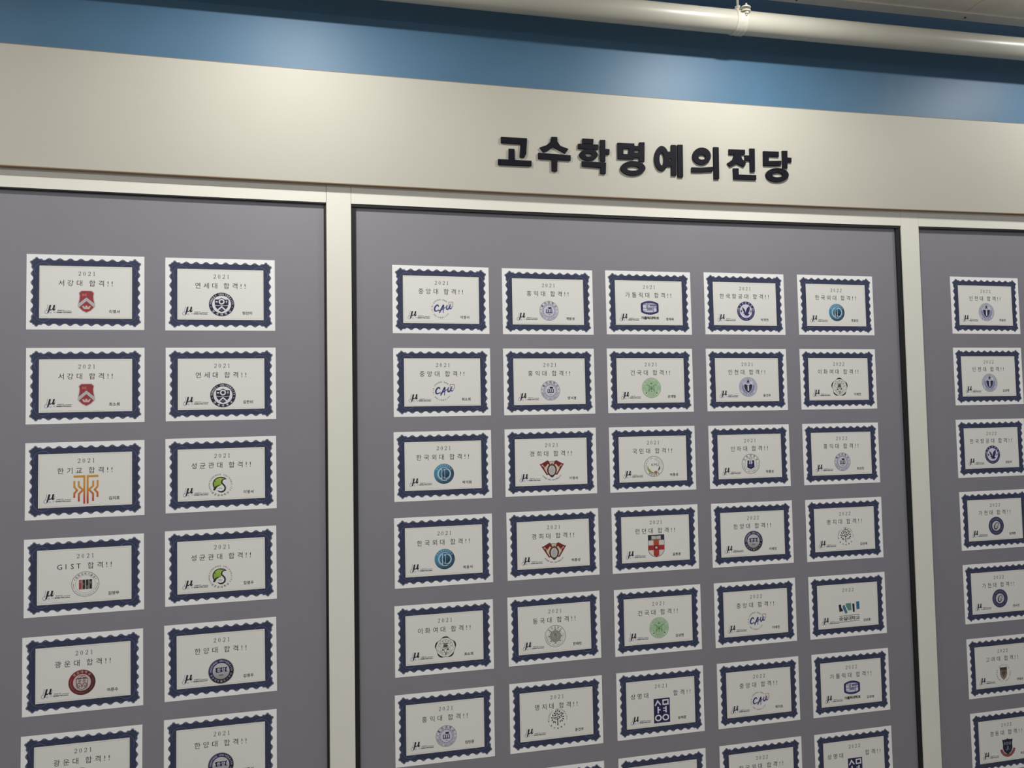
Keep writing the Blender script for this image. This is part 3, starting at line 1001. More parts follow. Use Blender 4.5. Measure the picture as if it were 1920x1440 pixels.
def E_catholic(A):
    n = (44, 42, 92)
    top = [(-.98, .52)] + arc(0, -.6, 1.55, 128, 52, 16, 1.42)[1:-1] + [(.98, .52)]
    out = top + [(1.0, .3), (1.0, -.3)] + [(x, -y) for x, y in top[::-1]] + [(-1.0, -.3), (-1.0, .3)]
    A.poly(out, n)
    A.up()
    ins = [(-.76, .42)] + [(-.5, .50), (-.2, .54), (.2, .54), (.5, .50)] + [(.76, .42), (.76, -.42), (.5, -.50), (.2, -.54), (-.2, -.54), (-.5, -.50), (-.76, -.42)]
    A.poly(ins, (206, 206, 220))
    A.arctext('CATHOLIC', 1.6, .15, 90, 4.6, (120, 120, 170), 0, cy=-.95)
    A.arctext('UNIVERSITY', 1.6, .15, 270, 4.6, (120, 120, 170), 0, inward=True, cy=.95)
    A.up()
    A.line([(-.76, .36), (-.34, .36)], .05, n)
    A.line([(-.34, .36), (-.34, -.02)], .10, (120, 120, 150))
    A.line([(-.20, .52), (-.20, -.04)], .07, n)
    A.line([(-.76, -.06), (-.26, -.06)], .05, n)
    A.rect(.02, .16, .74, .36, (120, 120, 168))
    A.line([(-.2, .40), (.76, .40)], .05, n)
    A.rect(.0, .16, .06, .30, (34, 30, 70))
    A.line([(-.10, .0), (.80, .0)], .06, n)
    A.rect(-.30, -.26, .30, -.04, (126, 122, 160))
    A.line([(.40, .08), (.40, -.50)], .06, n)
    A.line([(-.40, -.30), (.38, -.30)], .04, (110, 106, 150))
    A.line([(-.76, -.36), (-.5, -.40)], .05, n)
    A.rect(.06, .24, .72, .28, (60, 58, 110))
    A.text('가톨릭대학교', 0, -1.21, .38, (60, 54, 54), .035, pitch=.335)


def E_kau(A):
    n = (48, 40, 92)
    A.disc(0, 0, 1, n, n=56)
    A.up()
    A.disc(0, 0, .71, (210, 210, 222), n=48)
    A.arctext('한국항공대학교', .86, .20, 90, 24, (196, 194, 220), .02)
    A.arctext('KOREA AEROSPACE UNIVERSITY', .86, .15, 270, 7.4, (150, 146, 190), .01, inward=True)
    A.disc(-.85, .10, .04, WHT, n=8)
    A.disc(.85, .10, .04, WHT, n=8)
    A.up()
    A.poly([(-.46, .44), (-.24, .28), (-.08, .04), (-.04, -.18), (.02, .10), (.14, .32), (.36, .52), (.44, .50), (.44, .20), (.36, -.06), (.22, -.24), (.40, -.30), (.24, -.46), (.12, -.50), (-.04, -.44), (-.32, -.38), (-.16, -.44), (-.16, -.30), (-.36, -.22), (-.22, -.14), (-.34, .06), (-.40, .26)], n)
    A.rect(-.62, -.12, -.44, .10, (90, 84, 110))
    A.rect(.48, -.12, .66, .10, (120, 118, 144))
    A.line([(-.1, -.60), (.12, -.60)], .03, n)


def E_hufs(A):
    g = grad((40, 62, 84), (66, 140, 176), -.7, .7, 2)
    A.disc(0, 0, 1, g, n=56)
    A.up()
    A.ring(0, 0, .68, .71, (150, 184, 200), n=48)
    A.arctext('한국외국어대학교', .85, .19, 90, 16, (190, 210, 220), .01)
    A.arctext('HANKUK UNIVERSITY OF FOREIGN STUDIES', .85, .11, 270, 5.0, (110, 140, 158), 0, inward=True)
    A.up()
    A.line(arc(0, 0, .58, 118, 242, 20), .10, (190, 212, 220))
    A.line(arc(.10, 0, .52, 68, -68, 20), .09, (190, 212, 220))
    A.up()
    A.line([(-.20, .62), (.24, .62), (.24, .46), (.0, .44), (.0, -.44), (.24, -.46), (.24, -.62), (-.20, -.62)], .055, (200, 216, 224), closed=True)
    A.up()
    A.poly([(-.18, .60), (.22, .60), (.22, .48), (-.02, .46), (-.02, -.46), (.22, -.48), (.22, -.60), (-.18, -.60)], g)
    A.disc(.16, 0, .36, grad((30, 48, 66), (52, 100, 130), -.4, .4), n=24)
    A.up()
    A.rect(.06, -.44, .10, .44, (190, 212, 220))


def E_konkuk(A):
    g1, g2 = (184, 208, 178), (112, 148, 112)
    A.disc(0, 0, 1, g2, n=56)
    A.up()
    A.disc(0, 0, .965, g1, n=56)
    A.up()
    A.disc(0, 0, .68, g2, n=48)
    A.up()
    A.disc(0, 0, .65, (164, 194, 158), n=48)
    A.arctext('KONKUK UNIVERSITY SEOUL KOREA', .82, .17, 90, 7.6, g2, .01)
    A.arctext('건국대학교', .82, .17, 270, 15, g2, .01, inward=True)
    A.poly([(-.64, -.50), (-.54, -.42), (-.50, -.52), (-.58, -.58)], (58, 76, 60))
    A.poly([(.64, -.50), (.54, -.42), (.50, -.52), (.58, -.58)], (58, 76, 60))
    A.up()
    d = (90, 134, 92)
    A.rect(-.10, .38, .10, .50, d)
    for s in (-1, 1):
        A.line([(s * .50, .32), (s * .28, .24), (s * .10, .04), (0, -.08)], .06, d)
        A.line([(s * .36, -.28), (s * .16, -.12), (0, -.08)], .05, d)
        A.line([(s * .30, .12), (s * .22, -.2), (s * .3, -.40)], .05, d)
    A.disc(0, -.08, .07, (66, 104, 70), n=12)
    A.line([(0, .2), (0, -.4)], .06, d)


def E_incheon(A):
    l, k = (176, 176, 206), (116, 118, 146)
    A.disc(0, 0, 1, (192, 194, 208), n=56)
    A.up()
    A.ring(0, 0, .955, .99, (120, 122, 142), n=56)
    A.ring(0, 0, .68, .71, k, n=48)
    A.arctext('INCHEON NATIONAL UNIVERSITY', .83, .165, 90, 8.6, (104, 106, 132), .01)
    A.arctext('인천대학교', .83, .19, 270, 18, (100, 98, 130), .02, inward=True)
    A.up()
    A.disc(0, 0, .66, (190, 190, 212), n=48)
    A.up()
    A.line(arc(0, 0, .58, 160, 380, 30), .15, (124, 126, 170))
    A.up()
    A.poly([(x, y + .0) for x, y in shield(.50, .62, belly=.30)][0:1] + [(.50, .28), (.50, -.02), (.36, -.36), (0, -.70), (-.36, -.36), (-.50, -.02), (-.50, .28), (-.50, .28)], (206, 208, 222))
    A.up()
    A.poly([(.44, .26), (.44, -.04), (.32, -.34), (0, -.62), (-.32, -.34), (-.44, -.04), (-.44, .26)], (34, 36, 62))
    A.poly([(0, .74), (.14, .56), (.12, .44), (-.12, .44), (-.14, .56)], (52, 54, 72))
    A.rect(-.22, .34, .22, .40, (64, 66, 82))
    A.up()
    A.rect(-.19, .20, .19, .27, (206, 208, 222))
    A.rect(-.08, -.42, .08, .16, (206, 208, 222))
    A.line([(-.38, -.02), (-.1, -.02)], .02, (110, 112, 140))
    A.line([(.38, -.02), (.1, -.02)], .02, (110, 112, 140))
    A.line([(-.3, -.2), (-.14, -.26)], .04, (90, 100, 130))
    A.line([(.3, -.2), (.14, -.26)], .04, (90, 100, 130))


def E_ewha(A):
    k = (38, 42, 36)
    for i in range(5):
        m = 90 + 72 * i
        o = (.40 * cos(radians(m)), .40 * sin(radians(m)))
        p = arc(o[0], o[1], .60, m - 62, m + 62, 20)
        n = len(p)
        A.line(p, [.035 + .115 * math.exp(-((j - (n - 1) / 2) / 4.6) ** 4) for j in range(n)], k)
    A.ring(0, 0, .735, .76, (100, 108, 100), n=48)
    A.ring(0, 0, .50, .52, (120, 128, 118), n=40)
    A.arctext('이화여자대학교', .62, .18, 90, 26, (84, 92, 84), .01)
    A.arctext('EWHA WOMANS', .62, .14, 270, 12, (96, 102, 94), .01, inward=True)
    A.poly([(-.20, .40), (.18, .40), (.28, .34), (.14, .30), (.14, .22), (.30, .14), (.20, .10), (.16, .02), (-.20, .02), (-.22, .10), (-.32, .14), (-.16, .22), (-.16, .30), (-.28, .34)], (76, 86, 76))
    A.line([(-.44, -.04), (-.3, -.02), (0, -.06), (.3, -.0), (.42, -.02)], .035, k)
    A.rect(-.34, -.30, -.18, -.16, k)
    A.rect(.16, -.28, .32, -.12, k)
    A.line(arc(0, -.24, .12, 0, 180, 10) + [(-.12, -.46), (.12, -.46)], .035, (70, 76, 68), closed=True)
    A.poly([(.02, -.52), (.08, -.54), (.04, -.72), (-.08, -.70)], k)
    A.up()
    A.rect(-.04, .04, .04, .16, (30, 34, 30))
    A.line([(-.22, .28), (.2, .28)], .02, WHT)


def E_khu(A):
    r, br, cr = (112, 36, 38), (84, 50, 42), (204, 188, 168)
    for s in (-1, 1):
        A.poly([(s * .24, .74), (s * .40, .84), (s * .98, .50), (s * 1.10, .52), (s * 1.04, .38), (s * .48, -.56), (s * .30, -.52), (s * .04, -.1), (s * .14, .4)], r)
    A.poly([(-.24, .70), (.24, .70), (.10, .30), (-.10, .30)], cr)
    A.line([(-.30, .73), (.30, .73)], .035, (80, 62, 58))
    A.up()
    for s in (-1, 1):
        A.poly([(s * .24, .42), (s * .38, .48), (s * .48, .34), (s * .60, .18), (s * .70, .10), (s * .62, -.10), (s * .40, -.46), (s * .34, -.3), (s * .42, .02), (s * .34, .26)], cr)
        A.line([(s * .62, .16), (s * .76, .28), (s * .84, .38)], .06, cr)
        A.disc(s * .85, .36, .08, (206, 150, 146), n=12)
    A.up()
    A.disc(0, -.10, .44, br, ry=.58, n=36)
    A.poly([(-.36, -.45), (.36, -.45), (.12, -.74), (0, -.82), (-.12, -.74)], (62, 46, 44))
    A.poly([(-.14, .42), (-.02, .50), (.04, .60), (.08, .46), (.20, .36), (-.20, .32)], (84, 70, 48))
    A.up()
    A.disc(0, -.12, .30, (206, 196, 190), ry=.46, n=32)
    A.up()
    A.disc(.0, -.16, .24, (176, 176, 174), ry=.34, n=28)
    A.poly([(-.05, .22), (.0, .32), (.05, .22)], (30, 26, 24))
    A.arctext('KYUNG HEE UNIVERSITY', 1.02, .155, 270, 5.4, (84, 88, 84), .015, inward=True)


def E_kmu(A):
    g = (136, 136, 138)
    A.ring(0, 0, .95, 1.0, g, n=56)
    A.arctext('KOOKMIN UNIVERSITY', .80, .16, 110, 11, (140, 140, 140), .01)
    A.arctext('SINCE', .82, .13, 0, 9, (150, 156, 152), .0)
    A.arctext('국민대학교', .82, .22, 270, 17, (92, 96, 92), .02, inward=True)
    A.line(arc(0, 0, .66, 20, 80, 12), .025, g)
    A.text('KMU', .14, .16, .36, (84, 84, 100), .0, pitch=.27)
    A.line(arc(.02, .02, .64, 178, 262, 18), [.05 + .17 * math.exp(-((j - 10) / 6) ** 2) for j in range(19)], grad((150, 150, 64), (140, 152, 100), -.7, 0))
    A.line(arc(0, .0, .60, 8, -50, 12), [.02 + .14 * math.exp(-((j - 6) / 3.6) ** 2) for j in range(13)], (66, 88, 82))
    A.up()
    A.disc(.20, -.56, .17, (172, 102, 84), ry=.13, n=20)
    A.line([(-.2, -.62), (.0, -.66), (.06, -.54)], .04, (74, 72, 50))


def E_inha(A):
    g = (112, 116, 122)
    A.ring(0, 0, .955, 1.0, g, n=56)
    A.ring(0, 0, .62, .65, (132, 138, 144), n=48)
    A.arctext('인하대학교', .81, .23, 90, 29, (72, 76, 80), .02)
    A.arctext('INHA UNIVERSITY', .81, .19, 270, 11, (98, 104, 112), .01, inward=True)
    A.disc(-.80, 0, .045, g, n=10)
    A.disc(.82, .04, .045, g, n=10)
    A.poly([(-.36, .34), (-.24, .34), (.26, .34), (.38, .36), (.40, -.36), (0, -.54), (-.40, -.36)], (38, 36, 84))
    A.up()
    A.poly([(-.20, .52), (-.08, .52), (-.08, -.04), (-.24, .0), (-.16, .14)], (200, 200, 212))
    A.poly([(.0, .52), (.14, .52), (.14, .24), (.22, .14), (.10, -.06), (.0, -.06)], (200, 200, 212))
    A.line([(-.22, .50), (.18, .50)], .04, g)
    A.line([(-.16, -.24), (.18, -.24)], .08, (104, 102, 146))


def E_london(A):
    k = (44, 48, 60)
    out = [(.74, 1.0), (.74, -.20)] + arc(0, -.28, .74, 0, -84, 12, .72) + [(0, -1.04)]
    out = out + [(-x, y) for x, y in out[-2::-1]]
    A.poly(out, k)
    A.up()
    ins = [(.71, .50), (.71, -.20)] + arc(0, -.28, .70, 0, -84, 12, .68) + [(0, -.99)]
    A.poly(ins + [(-x, y) for x, y in ins[-2::-1]], (208, 206, 202))
    A.up()
    rd = (164, 46, 46)
    A.poly([(-.25, .50), (.25, .50), (.25, -.86), (0, -1.0), (-.25, -.86)], grad(rd, (176, 78, 40), -.4, .3))
    A.rect(-.71, -.38, .71, .06, rd)
    A.poly([(-.42, .60), (-.02, .62), (.02, .62), (.42, .60), (.42, .90), (.02, .88), (-.02, .88), (-.42, .90)], (190, 186, 176))
    A.line([(-.48, .56), (0, .57), (.48, .56)], .04, (170, 160, 140))
    A.up()
    A.disc(0, -.16, .21, (88, 30, 30), n=24)
    A.line([(0, .88), (0, .6)], .03, k)
    A.up()
    A.disc(0, -.16, .11, (206, 186, 176), n=16)


def E_mju(A):
    k = (30, 28, 42)
    A.arctext('MYONGJI UNIVERSITY', .92, .17, 92, 11.6, (66, 62, 64), .02)
    A.arctext('명지대학교', .90, .17, 270, 24, (66, 62, 56), .03, inward=True)
    A.poly([(-.05, -.62), (.06, -.62), (.03, .0), (.01, .34), (-.02, .34), (-.03, 0)], k)
    A.line([(-.36, .0), (-.05, -.02), (.10, .0), (.38, .14)], [.02, .05, .05, .02], k)
    lv = [(-.18, .72, 80), (.02, .76, 90), (.20, .68, 65), (.36, .52, 35), (-.30, .54, -30), (-.06, .50, 90), (.12, .40, 30), (-.24, .36, 10), (-.48, .36, 110), (.36, .28, 80), (.52, .44, 60),
          (-.58, .14, -20), (-.36, .12, 85), (.16, .18, -60), (.56, .18, 5), (-.18, .12, 45), (-.54, -.08, 50), (.56, -.04, -25), (-.42, -.26, 65), (-.26, -.30, 100), (.26, -.26, 75), (.44, -.20, 120)]
    for x, y, a in lv:
        ca, sa = cos(radians(a)), sin(radians(a))
        p = [(-.12, 0), (-.04, .055), (.05, .05), (.12, 0), (.05, -.05), (-.04, -.055)]
        A.poly([(x + px * ca - py * sa, y + px * sa + py * ca) for px, py in p], k)


def E_dongguk(A):
    g = (122, 122, 114)
    A.ring(0, 0, .96, 1.0, g, n=56)
    A.ring(0, 0, .66, .685, (146, 146, 140), n=48)
    A.arctext('동국대학교', .81, .20, 92, 22, (120, 120, 114), .02)
    A.arctext('DONGGUK UNIVERSITY 1906', .83, .16, 275, 9, (122, 122, 116), .01, inward=True)
    A.disc(0, 0, .55, (146, 143, 138), n=48)
    for i in range(8):
        a = i * pi / 4
        A.line([(.56 * cos(a), .56 * sin(a)), (.66 * cos(a), .66 * sin(a))], .09, (98, 98, 92))
    A.up()
    A.line(arc(0, -.02, .24, 100, 200, 12), .06, (178, 170, 168))
    A.line(arc(.02, -.02, .24, 80, -40, 12), .06, (178, 170, 168))
    A.rect(-.10, .02, .10, .24, (126, 112, 110))
    A.line([(-.16, -.08), (0, -.02), (.14, -.08)], .03, (176, 170, 166))
    A.line([(-.02, -.06), (-.02, -.28)], .04, (172, 168, 164))
    A.line([(.06, -.04), (.06, -.26)], .03, (120, 110, 108))


def E_ssu(A):
    d, b, g = (34, 32, 56), (52, 112, 146), (92, 140, 128)
    A.poly([(-1.0, .84), (-.76, .86), (-.74, .50), (-.62, .28), (-.58, .10), (-.94, .06)], d)
    A.poly([(-.58, .74), (-.40, .80), (-.38, .60), (-.24, .20), (-.18, -.02), (-.22, -.16), (-.40, -.16), (-.44, .04), (-.58, .36), (-.62, .60)], b)
    A.poly([(-.30, .94), (.20, .96), (.24, .16), (-.10, .14), (-.18, .40), (-.30, .62)], g)
    A.poly([(.32, .86), (.52, .88), (.54, -.02), (.46, -.10), (.36, -.02)], d)
    A.poly([(.70, 1.06), (1.0, 1.08), (1.02, .22), (.72, .20)], b)
    A.line([(-1.0, -.44), (1.0, -.36)], .045, (70, 68, 64))
    A.line([(-1.0, -1.10), (1.0, -1.02)], .045, (70, 68, 64))
    A.text('숭실대학교', 0, -.73, .47, (70, 68, 64), .02, pitch=.40)


def E_smu(A):
    n = (34, 34, 82)
    A.rect(-1.0, -1.55, 1.0, 1.55, n)
    A.up()
    A.line([(-.82, .66), (-.50, 1.24), (-.14, .70)], .16, WHT)
    A.line([(.16, 1.28), (.78, 1.30), (.78, .76), (.16, .74)], .16, WHT, closed=True)
    A.line([(-.46, .50), (-.46, -.34)], .16, WHT)
    A.line([(-.46, .10), (-.16, .10)], .15, WHT)
    A.line([(.52, .50), (.52, -.30)], .16, WHT)
    A.line([(.16, .26), (.52, .26)], .13, WHT)
    A.line([(.16, -.04), (.52, -.04)], .13, WHT)
    A.ring(-.46, -.92, .26, .42, WHT, n=32)
    A.ring(.46, -.92, .26, .42, WHT, n=32)


def E_gachon(A):
    A.disc(0, 0, 1, (58, 58, 92), n=56)
    A.up()
    A.ring(0, 0, .55, .60, (44, 46, 74), n=48)
    A.disc(0, 0, .54, (192, 192, 200), n=40)
    A.arctext('GACHON UNIVERSITY 1939', .78, .20, 90, 11.6, (134, 136, 162), .015)
    A.arctext('가천대학교', .78, .17, 262, 18, (130, 132, 156), .01, inward=True)
    A.up()
    A.brush([(.28, .20), (.22, .36), (.06, .34), (-.14, .16), (-.24, -.06), (-.20, -.28), (-.02, -.34), (.12, -.22), (.16, -.06), (.02, -.06)], [.10, .05, .07, .10, .14, .15, .12, .10, .08, .05], (46, 46, 66))
    A.poly([(.16, .14), (.44, .10), (.40, .0), (.16, .04)], (138, 142, 138))
    A.line([(.14, -.06), (.30, -.16)], .10, (130, 132, 126))


def E_korea(A):
    g = (118, 116, 112)
    A.arctext('LIBERTAS JUSTITIA VERITAS', .88, .20, 90, 13.6, g, .02)
    out = [(.46, .62), (.46, -.10), (.34, -.44), (0, -.74), (-.34, -.44), (-.46, -.10), (-.46, .62)]
    A.poly(out, (128, 112, 104))
    A.up()
    A.rect(-.44, .30, .44, .61, (74, 58, 54))
    A.poly([(-.2, .2), (.30, .22), (.32, .0), (.10, -.2), (.0, -.5), (-.12, -.18), (-.3, -.1)], (92, 76, 62))
    A.line([(-.36, -.2), (0, -.6), (.3, -.3)], .05, (160, 146, 140))


def E_kdu(A):
    A.line(arc(0, .02, .84, 192, 350, 24), .28, (142, 76, 78))
    A.line(arc(0, .10, .70, 200, 340, 20), .06, (190, 168, 164))
    A.up()
    A.poly([(-.66, .84), (-.46, .80), (-.1, .84), (0, .96), (.1, .84), (.46, .80), (.66, .84), (.58, .40), (.60, -.08), (.42, -.44), (0, -.74), (-.42, -.44), (-.60, -.08), (-.58, .40)], (34, 36, 58))
    A.up()
    A.text('KDU', 0, .42, .40, (140, 140, 152), .03)
    A.line([(.02, .16), (.0, -.06), (-.18, -.30)], .10, (130, 136, 146))
    A.line([(0, -.06), (.20, -.26)], .06, (130, 136, 146))
    A.line([(-.12, .06), (.14, .0)], .06, (130, 136, 146))


# key: (builder, kx, ky, ox, oy, description)
EMB = {
 'ihs': (E_ihs, 2.02e-4, 2.24e-4, .003, -.087, 'red shield crest'),
 'yonsei': (E_yonsei, .1160, .1150, .006, -.095, 'dark navy ring seal around a shield'),
 'yonsei2': (E_yonsei, .1160, .1150, .012, -.110, 'dark navy ring seal around a shield'),
 'hanyang2': (E_hanyang, .1120, .1120, .004, -.083, 'silver and navy round seal'),
 'mju2': (E_mju, .1060, .1070, .008, -.048, 'black tree emblem'),
 'kt': (E_kt, .1080, .1250, .003, -.085, 'orange striped shield emblem'),
 'skku': (E_skku, .1120, .1110, -.012, -.102, 'green leaf emblem in a ring of letters'),
 'gist': (E_gist, .1164, .1130, .005, -.081, 'thin ring around red and black bars'),
 'hanyang': (E_hanyang, .1120, .1130, -.003, -.115, 'silver and navy round seal'),
 'kw': (E_kwangwoon, .1120, .1125, -.013, -.0895, 'dark red round seal'),
 'cau': (E_cau, .1030, .1040, -.006, -.091, 'blue brush letters in a ring of text'),
 'hongik': (E_hongik, .1050, .1050, .006, -.096, 'pale lilac ring seal with open book'),
 'catholic': (E_catholic, .1046, .0927, .006, -.054, 'navy barrel-shaped emblem'),
 'kau': (E_kau, .1100, .1100, .008, -.082, 'navy ring seal with an eagle'),
 'hufs': (E_hufs, .1030, .1020, .004, -.085, 'teal blue round seal'),
 'konkuk': (E_konkuk, .1110, .1105, .005, -.081, 'pale green round seal'),
 'incheon': (E_incheon, .1130, .1110, .008, -.0805, 'pale blue round seal with torch shield'),
 'ewha': (E_ewha, .1020, .1020, .006, -.094, 'black line-drawn flower seal'),
 'khu': (E_khu, .1210, .1100, .004, -.077, 'dark red winged crest'),
 'kmu': (E_kmu, .1130, .1130, .006, -.082, 'thin grey ring with coloured leaves'),
 'inha': (E_inha, .1120, .1110, .006, -.084, 'thin ring seal with navy book shield'),
 'london': (E_london, .1280, .1190, .004, -.077, 'red cross shield'),
 'mju': (E_mju, .1060, .1070, .008, -.083, 'black tree emblem'),
 'dongguk': (E_dongguk, .1130, .1130, .004, -.082, 'pale grey ring seal'),
 'ssu': (E_ssu, .1350, .1018, .012, -.072, 'blue and green block emblem'),
 'smu': (E_smu, .0923, .0823, .008, -.0825, 'navy rectangular emblem'),
 'gachon': (E_gachon, .1100, .1090, .010, -.077, 'slate blue ring seal with white centre'),
 'korea': (E_korea, .1100, .1110, .006, -.088, 'brown shield in a ring of letters'),
 'kdu': (E_kdu, .1150, .1150, .010, -.092, 'navy shield over a red ribbon'),
}

# board, column, row, x, z, turn, year, title, emblem, name
CARDS = [
    ('L', 0, 0, -0.9864, 1.9764, 0.0037, '2021', '서강대 합격!!', 'ihs', '이영서'),
    ('L', 1, 0, -0.6345, 1.9767, 0.0035, '2021', '연세대 합격!!', 'yonsei', '정선아'),
    ('L', 0, 1, -0.9846, 1.7180, 0.0051, '2021', '서강대 합격!!', 'ihs', '최소희'),
    ('L', 1, 1, -0.6326, 1.7197, 0.0047, '2021', '연세대 합격!!', 'yonsei2', '김한비'),
    ('L', 0, 2, -0.9835, 1.4596, 0.0054, '2021', '한기교 합격!!', 'kt', '김지호'),
    ('L', 1, 2, -0.6321, 1.4629, 0.0061, '2021', '성균관대 합격!!', 'skku', '이영서'),
    ('L', 0, 3, -0.9834, 1.2009, 0.0072, '2021', 'GIST 합격!!', 'gist', '김영우'),
    ('L', 1, 3, -0.6324, 1.2055, 0.0064, '2021', '성균관대 합격!!', 'skku', '김영우'),
    ('L', 0, 4, -0.9843, 0.9413, 0.0077, '2021', '광운대 합격!!', 'kw', '여준수'),
    ('L', 1, 4, -0.6331, 0.9462, 0.0084, '2021', '한양대 합격!!', 'hanyang', '김영우'),
    ('L', 0, 5, -0.9851, 0.6824, 0.0026, '2021', '광운대 합격!!', 'kw', ''),
    ('L', 1, 5, -0.6334, 0.6884, 0.0019, '2021', '한양대 합격!!', 'hanyang', '이영서'),
    ('C', 0, 0, 0.0021, 1.9729, -0.0015, '2021', '중앙대 합격!!', 'cau', '이영서'),
    ('C', 1, 0, 0.3417, 1.9724, 0.0010, '2021', '홍익대 합격!!', 'hongik', '계범성'),
    ('C', 2, 0, 0.6832, 1.9745, 0.0029, '2021', '가톨릭대 합격!!', 'catholic', '정재욱'),
    ('C', 3, 0, 1.0293, 1.9767, 0.0007, '2021', '한국항공대 합격!!', 'kau', '박정연'),
    ('C', 4, 0, 1.3786, 1.9779, 0.0008, '2022', '한국외대 합격!!', 'hufs', '조윤빈'),
    ('C', 0, 1, 0.0025, 1.7201, -0.0004, '2021', '중앙대 합격!!', 'cau', '최소희'),
    ('C', 1, 1, 0.3410, 1.7199, 0.0012, '2021', '홍익대 합격!!', 'hongik', '양서경'),
    ('C', 2, 1, 0.6818, 1.7207, -0.0001, '2021', '건국대 합격!!', 'konkuk', '유재형'),
    ('C', 3, 1, 1.0281, 1.7209, -0.0017, '2021', '인천대 합격!!', 'incheon', '윤건우'),
    ('C', 4, 1, 1.3771, 1.7210, -0.0019, '2022', '이화여대 합격!!', 'ewha', '이예진'),
    ('C', 0, 2, 0.0012, 1.4672, 0.0009, '2021', '한국외대 합격!!', 'hufs', '박지원'),
    ('C', 1, 2, 0.3408, 1.4681, -0.0013, '2021', '경희대 합격!!', 'khu', '이영서'),
    ('C', 2, 2, 0.6820, 1.4670, -0.0021, '2021', '국민대 합격!!', 'kmu', '박종성'),
    ('C', 3, 2, 1.0284, 1.4653, -0.0008, '2021', '인하대 합격!!', 'inha', '박종성'),
    ('C', 4, 2, 1.3766, 1.4646, -0.0025, '2022', '홍익대 합격!!', 'hongik', '최성진'),
    ('C', 0, 3, -0.0003, 1.2114, 0.0020, '2021', '한국외대 합격!!', 'hufs', '박윤서'),
    ('C', 1, 3, 0.3421, 1.2126, 0.0023, '2021', '경희대 합격!!', 'khu', '박종성'),
    ('C', 2, 3, 0.6835, 1.2111, -0.0034, '2021', '런던대 합격!!', 'london', '윤창준'),
    ('C', 3, 3, 1.0292, 1.2091, -0.0033, '2022', '한양대 합격!!', 'hanyang2', '이예진'),
    ('C', 4, 3, 1.3770, 1.2069, -0.0028, '2022', '명지대 합격!!', 'mju', '김성재'),
    ('C', 0, 4, -0.0021, 0.9524, 0.0007, '2021', '이화여대 합격!!', 'ewha', '최소희'),
    ('C', 1, 4, 0.3405, 0.9543, 0.0049, '2021', '동국대 합격!!', 'dongguk', '한태빈'),
    ('C', 2, 4, 0.6849, 0.9525, -0.0028, '2021', '건국대 합격!!', 'konkuk', '김성현'),
    ('C', 3, 4, 1.0304, 0.9508, -0.0017, '2022', '중앙대 합격!!', 'cau', '이예진'),
    ('C', 4, 4, 1.3775, 0.9489, -0.0023, '2022', '', 'ssu', '김상훈'),
    ('C', 0, 5, -0.0037, 0.6931, -0.0011, '2021', '홍익대 합격!!', 'hongik', '임민준'),
    ('C', 1, 5, 0.3410, 0.6931, -0.0008, '2021', '명지대 합격!!', 'mju2', '윤건우'),
    ('C', 2, 5, 0.6856, 0.6934, -0.0029, '2021', '|상명대 |합격!!', 'smu', '방예준'),
    ('C', 3, 5, 1.0316, 0.6920, -0.0028, '2022', '중앙대 합격!!', 'cau', '백지호'),
    ('C', 4, 5, 1.3783, 0.6905, -0.0040, '2022', '가톨릭대 합격!!', 'catholic', '김성재'),
    ('C', 1, 6, 0.3415, 0.4312, -0.0008, '', '', '', ''),
    ('C', 2, 6, 0.6858, 0.4311, -0.0005, '', '', '', ''),
    ('C', 3, 6, 1.0319, 0.4304, -0.0008, '2022', '한국외대 합격!!', 'hufs', ''),
    ('C', 4, 6, 1.3779, 0.4281, -0.0005, '2022', '|상명대 |합격!!', 'smu', ''),
    ('R', 0, 0, 2.0007, 1.9864, 0.0009, '2022', '인천대 합격!!', 'incheon', '조윤빈'),
    ('R', 0, 1, 1.9992, 1.7276, 0.0012, '2022', '인천대 합격!!', 'incheon', '김성재'),
    ('R', 0, 2, 1.9959, 1.4675, -0.0000, '2022', '한국항공대 합격!!', 'kau', '양승우'),
    ('R', 0, 3, 1.9959, 1.2098, 0.0001, '2022', '가천대 합격!!', 'gachon', '임채현'),
    ('R', 0, 4, 1.9961, 0.9518, -0.0000, '2022', '가천대 합격!!', 'gachon', '전수진'),
    ('R', 0, 5, 1.9965, 0.6917, 0.0002, '2022', '고려대 합격!!', 'korea', '구태우'),
    ('R', 0, 6, 1.9971, 0.4332, -0.0000, '2022', '경동대 합격!!', 'kdu', '박상현'),
]

cache = {}


def shared(key, fn, *a):
    if key not in cache:
        cache[key] = fn(*a)
    return cache[key]


def build_emblem(k):
    fn, kx, ky, ox, oy, _ = EMB[k]
    A = Art(kx * W, ky * W, ox * W, oy * W)
    A.layer = 3
    fn(A)
    return A.mesh('emblem')


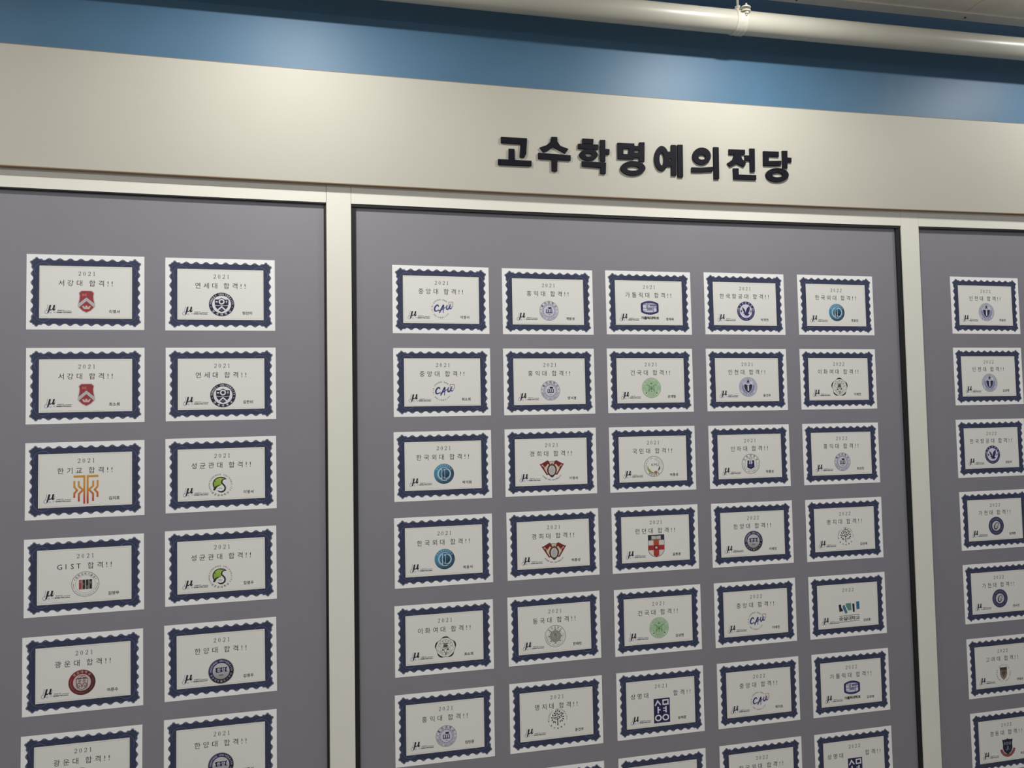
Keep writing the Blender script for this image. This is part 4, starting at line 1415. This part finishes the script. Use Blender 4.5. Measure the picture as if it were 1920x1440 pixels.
# first pass only notes which characters are needed
DRY = True
for _b, _c, _r, _x, _z, _t, year, title, emb, name in CARDS:
    if title.startswith('|'):
        build_title('|상명대')
        build_title('|합격!!')
    elif title:
        build_title(title)
    if name:
        build_name(name)
for k in EMB:
    build_emblem(k)
build_logo()
DRY = False
make_glyphs()


def build_paper():
    hx, hz, t = W / 2, W * HALF, .0003
    v = [(-hx, 0, -hz), (hx, 0, -hz), (hx, 0, hz), (-hx, 0, hz), (-hx, t, -hz), (hx, t, -hz), (hx, t, hz), (-hx, t, hz)]
    f = [(0, 1, 2, 3), (7, 6, 5, 4), (0, 4, 5, 1), (1, 5, 6, 2), (2, 6, 7, 3), (3, 7, 4, 0)]
    me = bpy.data.meshes.new('paper_sheet')
    me.from_pydata(v, [], f)
    me.materials.append(M_PAPER)
    me.update()
    return me


def part(name, me, parent, dy=0.0):
    o = bpy.data.objects.new(name, me)
    COL.objects.link(o)
    o.parent = parent
    o.location = (0, dy, 0)
    return o


ROWS = ['top row', 'second row', 'third row', 'fourth row', 'fifth row', 'sixth row', 'seventh row']
COLS = {'L': ['left board left column', 'left board right column'],
        'C': ['centre board first column', 'centre board second column', 'centre board middle column', 'centre board fourth column', 'centre board last column'],
        'R': ['right board']}
GROUP = {'L': 'certificates on the left board', 'C': 'certificates on the centre board', 'R': 'certificates on the right board'}
for b, c, r, x, z, rot, year, title, emb, name in CARDS:
    e = empty('certificate', (x, -.0004, z))
    e.rotation_euler = (0, -rot, 0)
    if emb:
        lab = 'certificate with %s, %s, %s' % (EMB[emb][5], ROWS[r], COLS[b][c])
    else:
        lab = 'certificate cut off by lower picture edge, %s, %s' % (ROWS[r], COLS[b][c])
    tag(e, lab, 'certificate', GROUP[b])
    part('paper_sheet', shared('paper', build_paper), e)
    part('printed_border', shared('border', build_border), e)
    if year:
        part('year_text', shared('y' + year, build_year, year), e, -.00035)
    for t in title.split(' |') if title.startswith('|') else [title] if title else []:
        t = t if t[0] == '|' or not title.startswith('|') else '|' + t
        part('title_text', shared('t' + t, build_title, t), e, -.00035)
    if emb:
        part('emblem', shared('e' + emb, build_emblem, emb), e, -.00028)
        part('academy_logo', shared('logo', build_logo), e, -.00035)
    if name:
        part('name_text', shared('n' + name, build_name, name), e, -.00035)
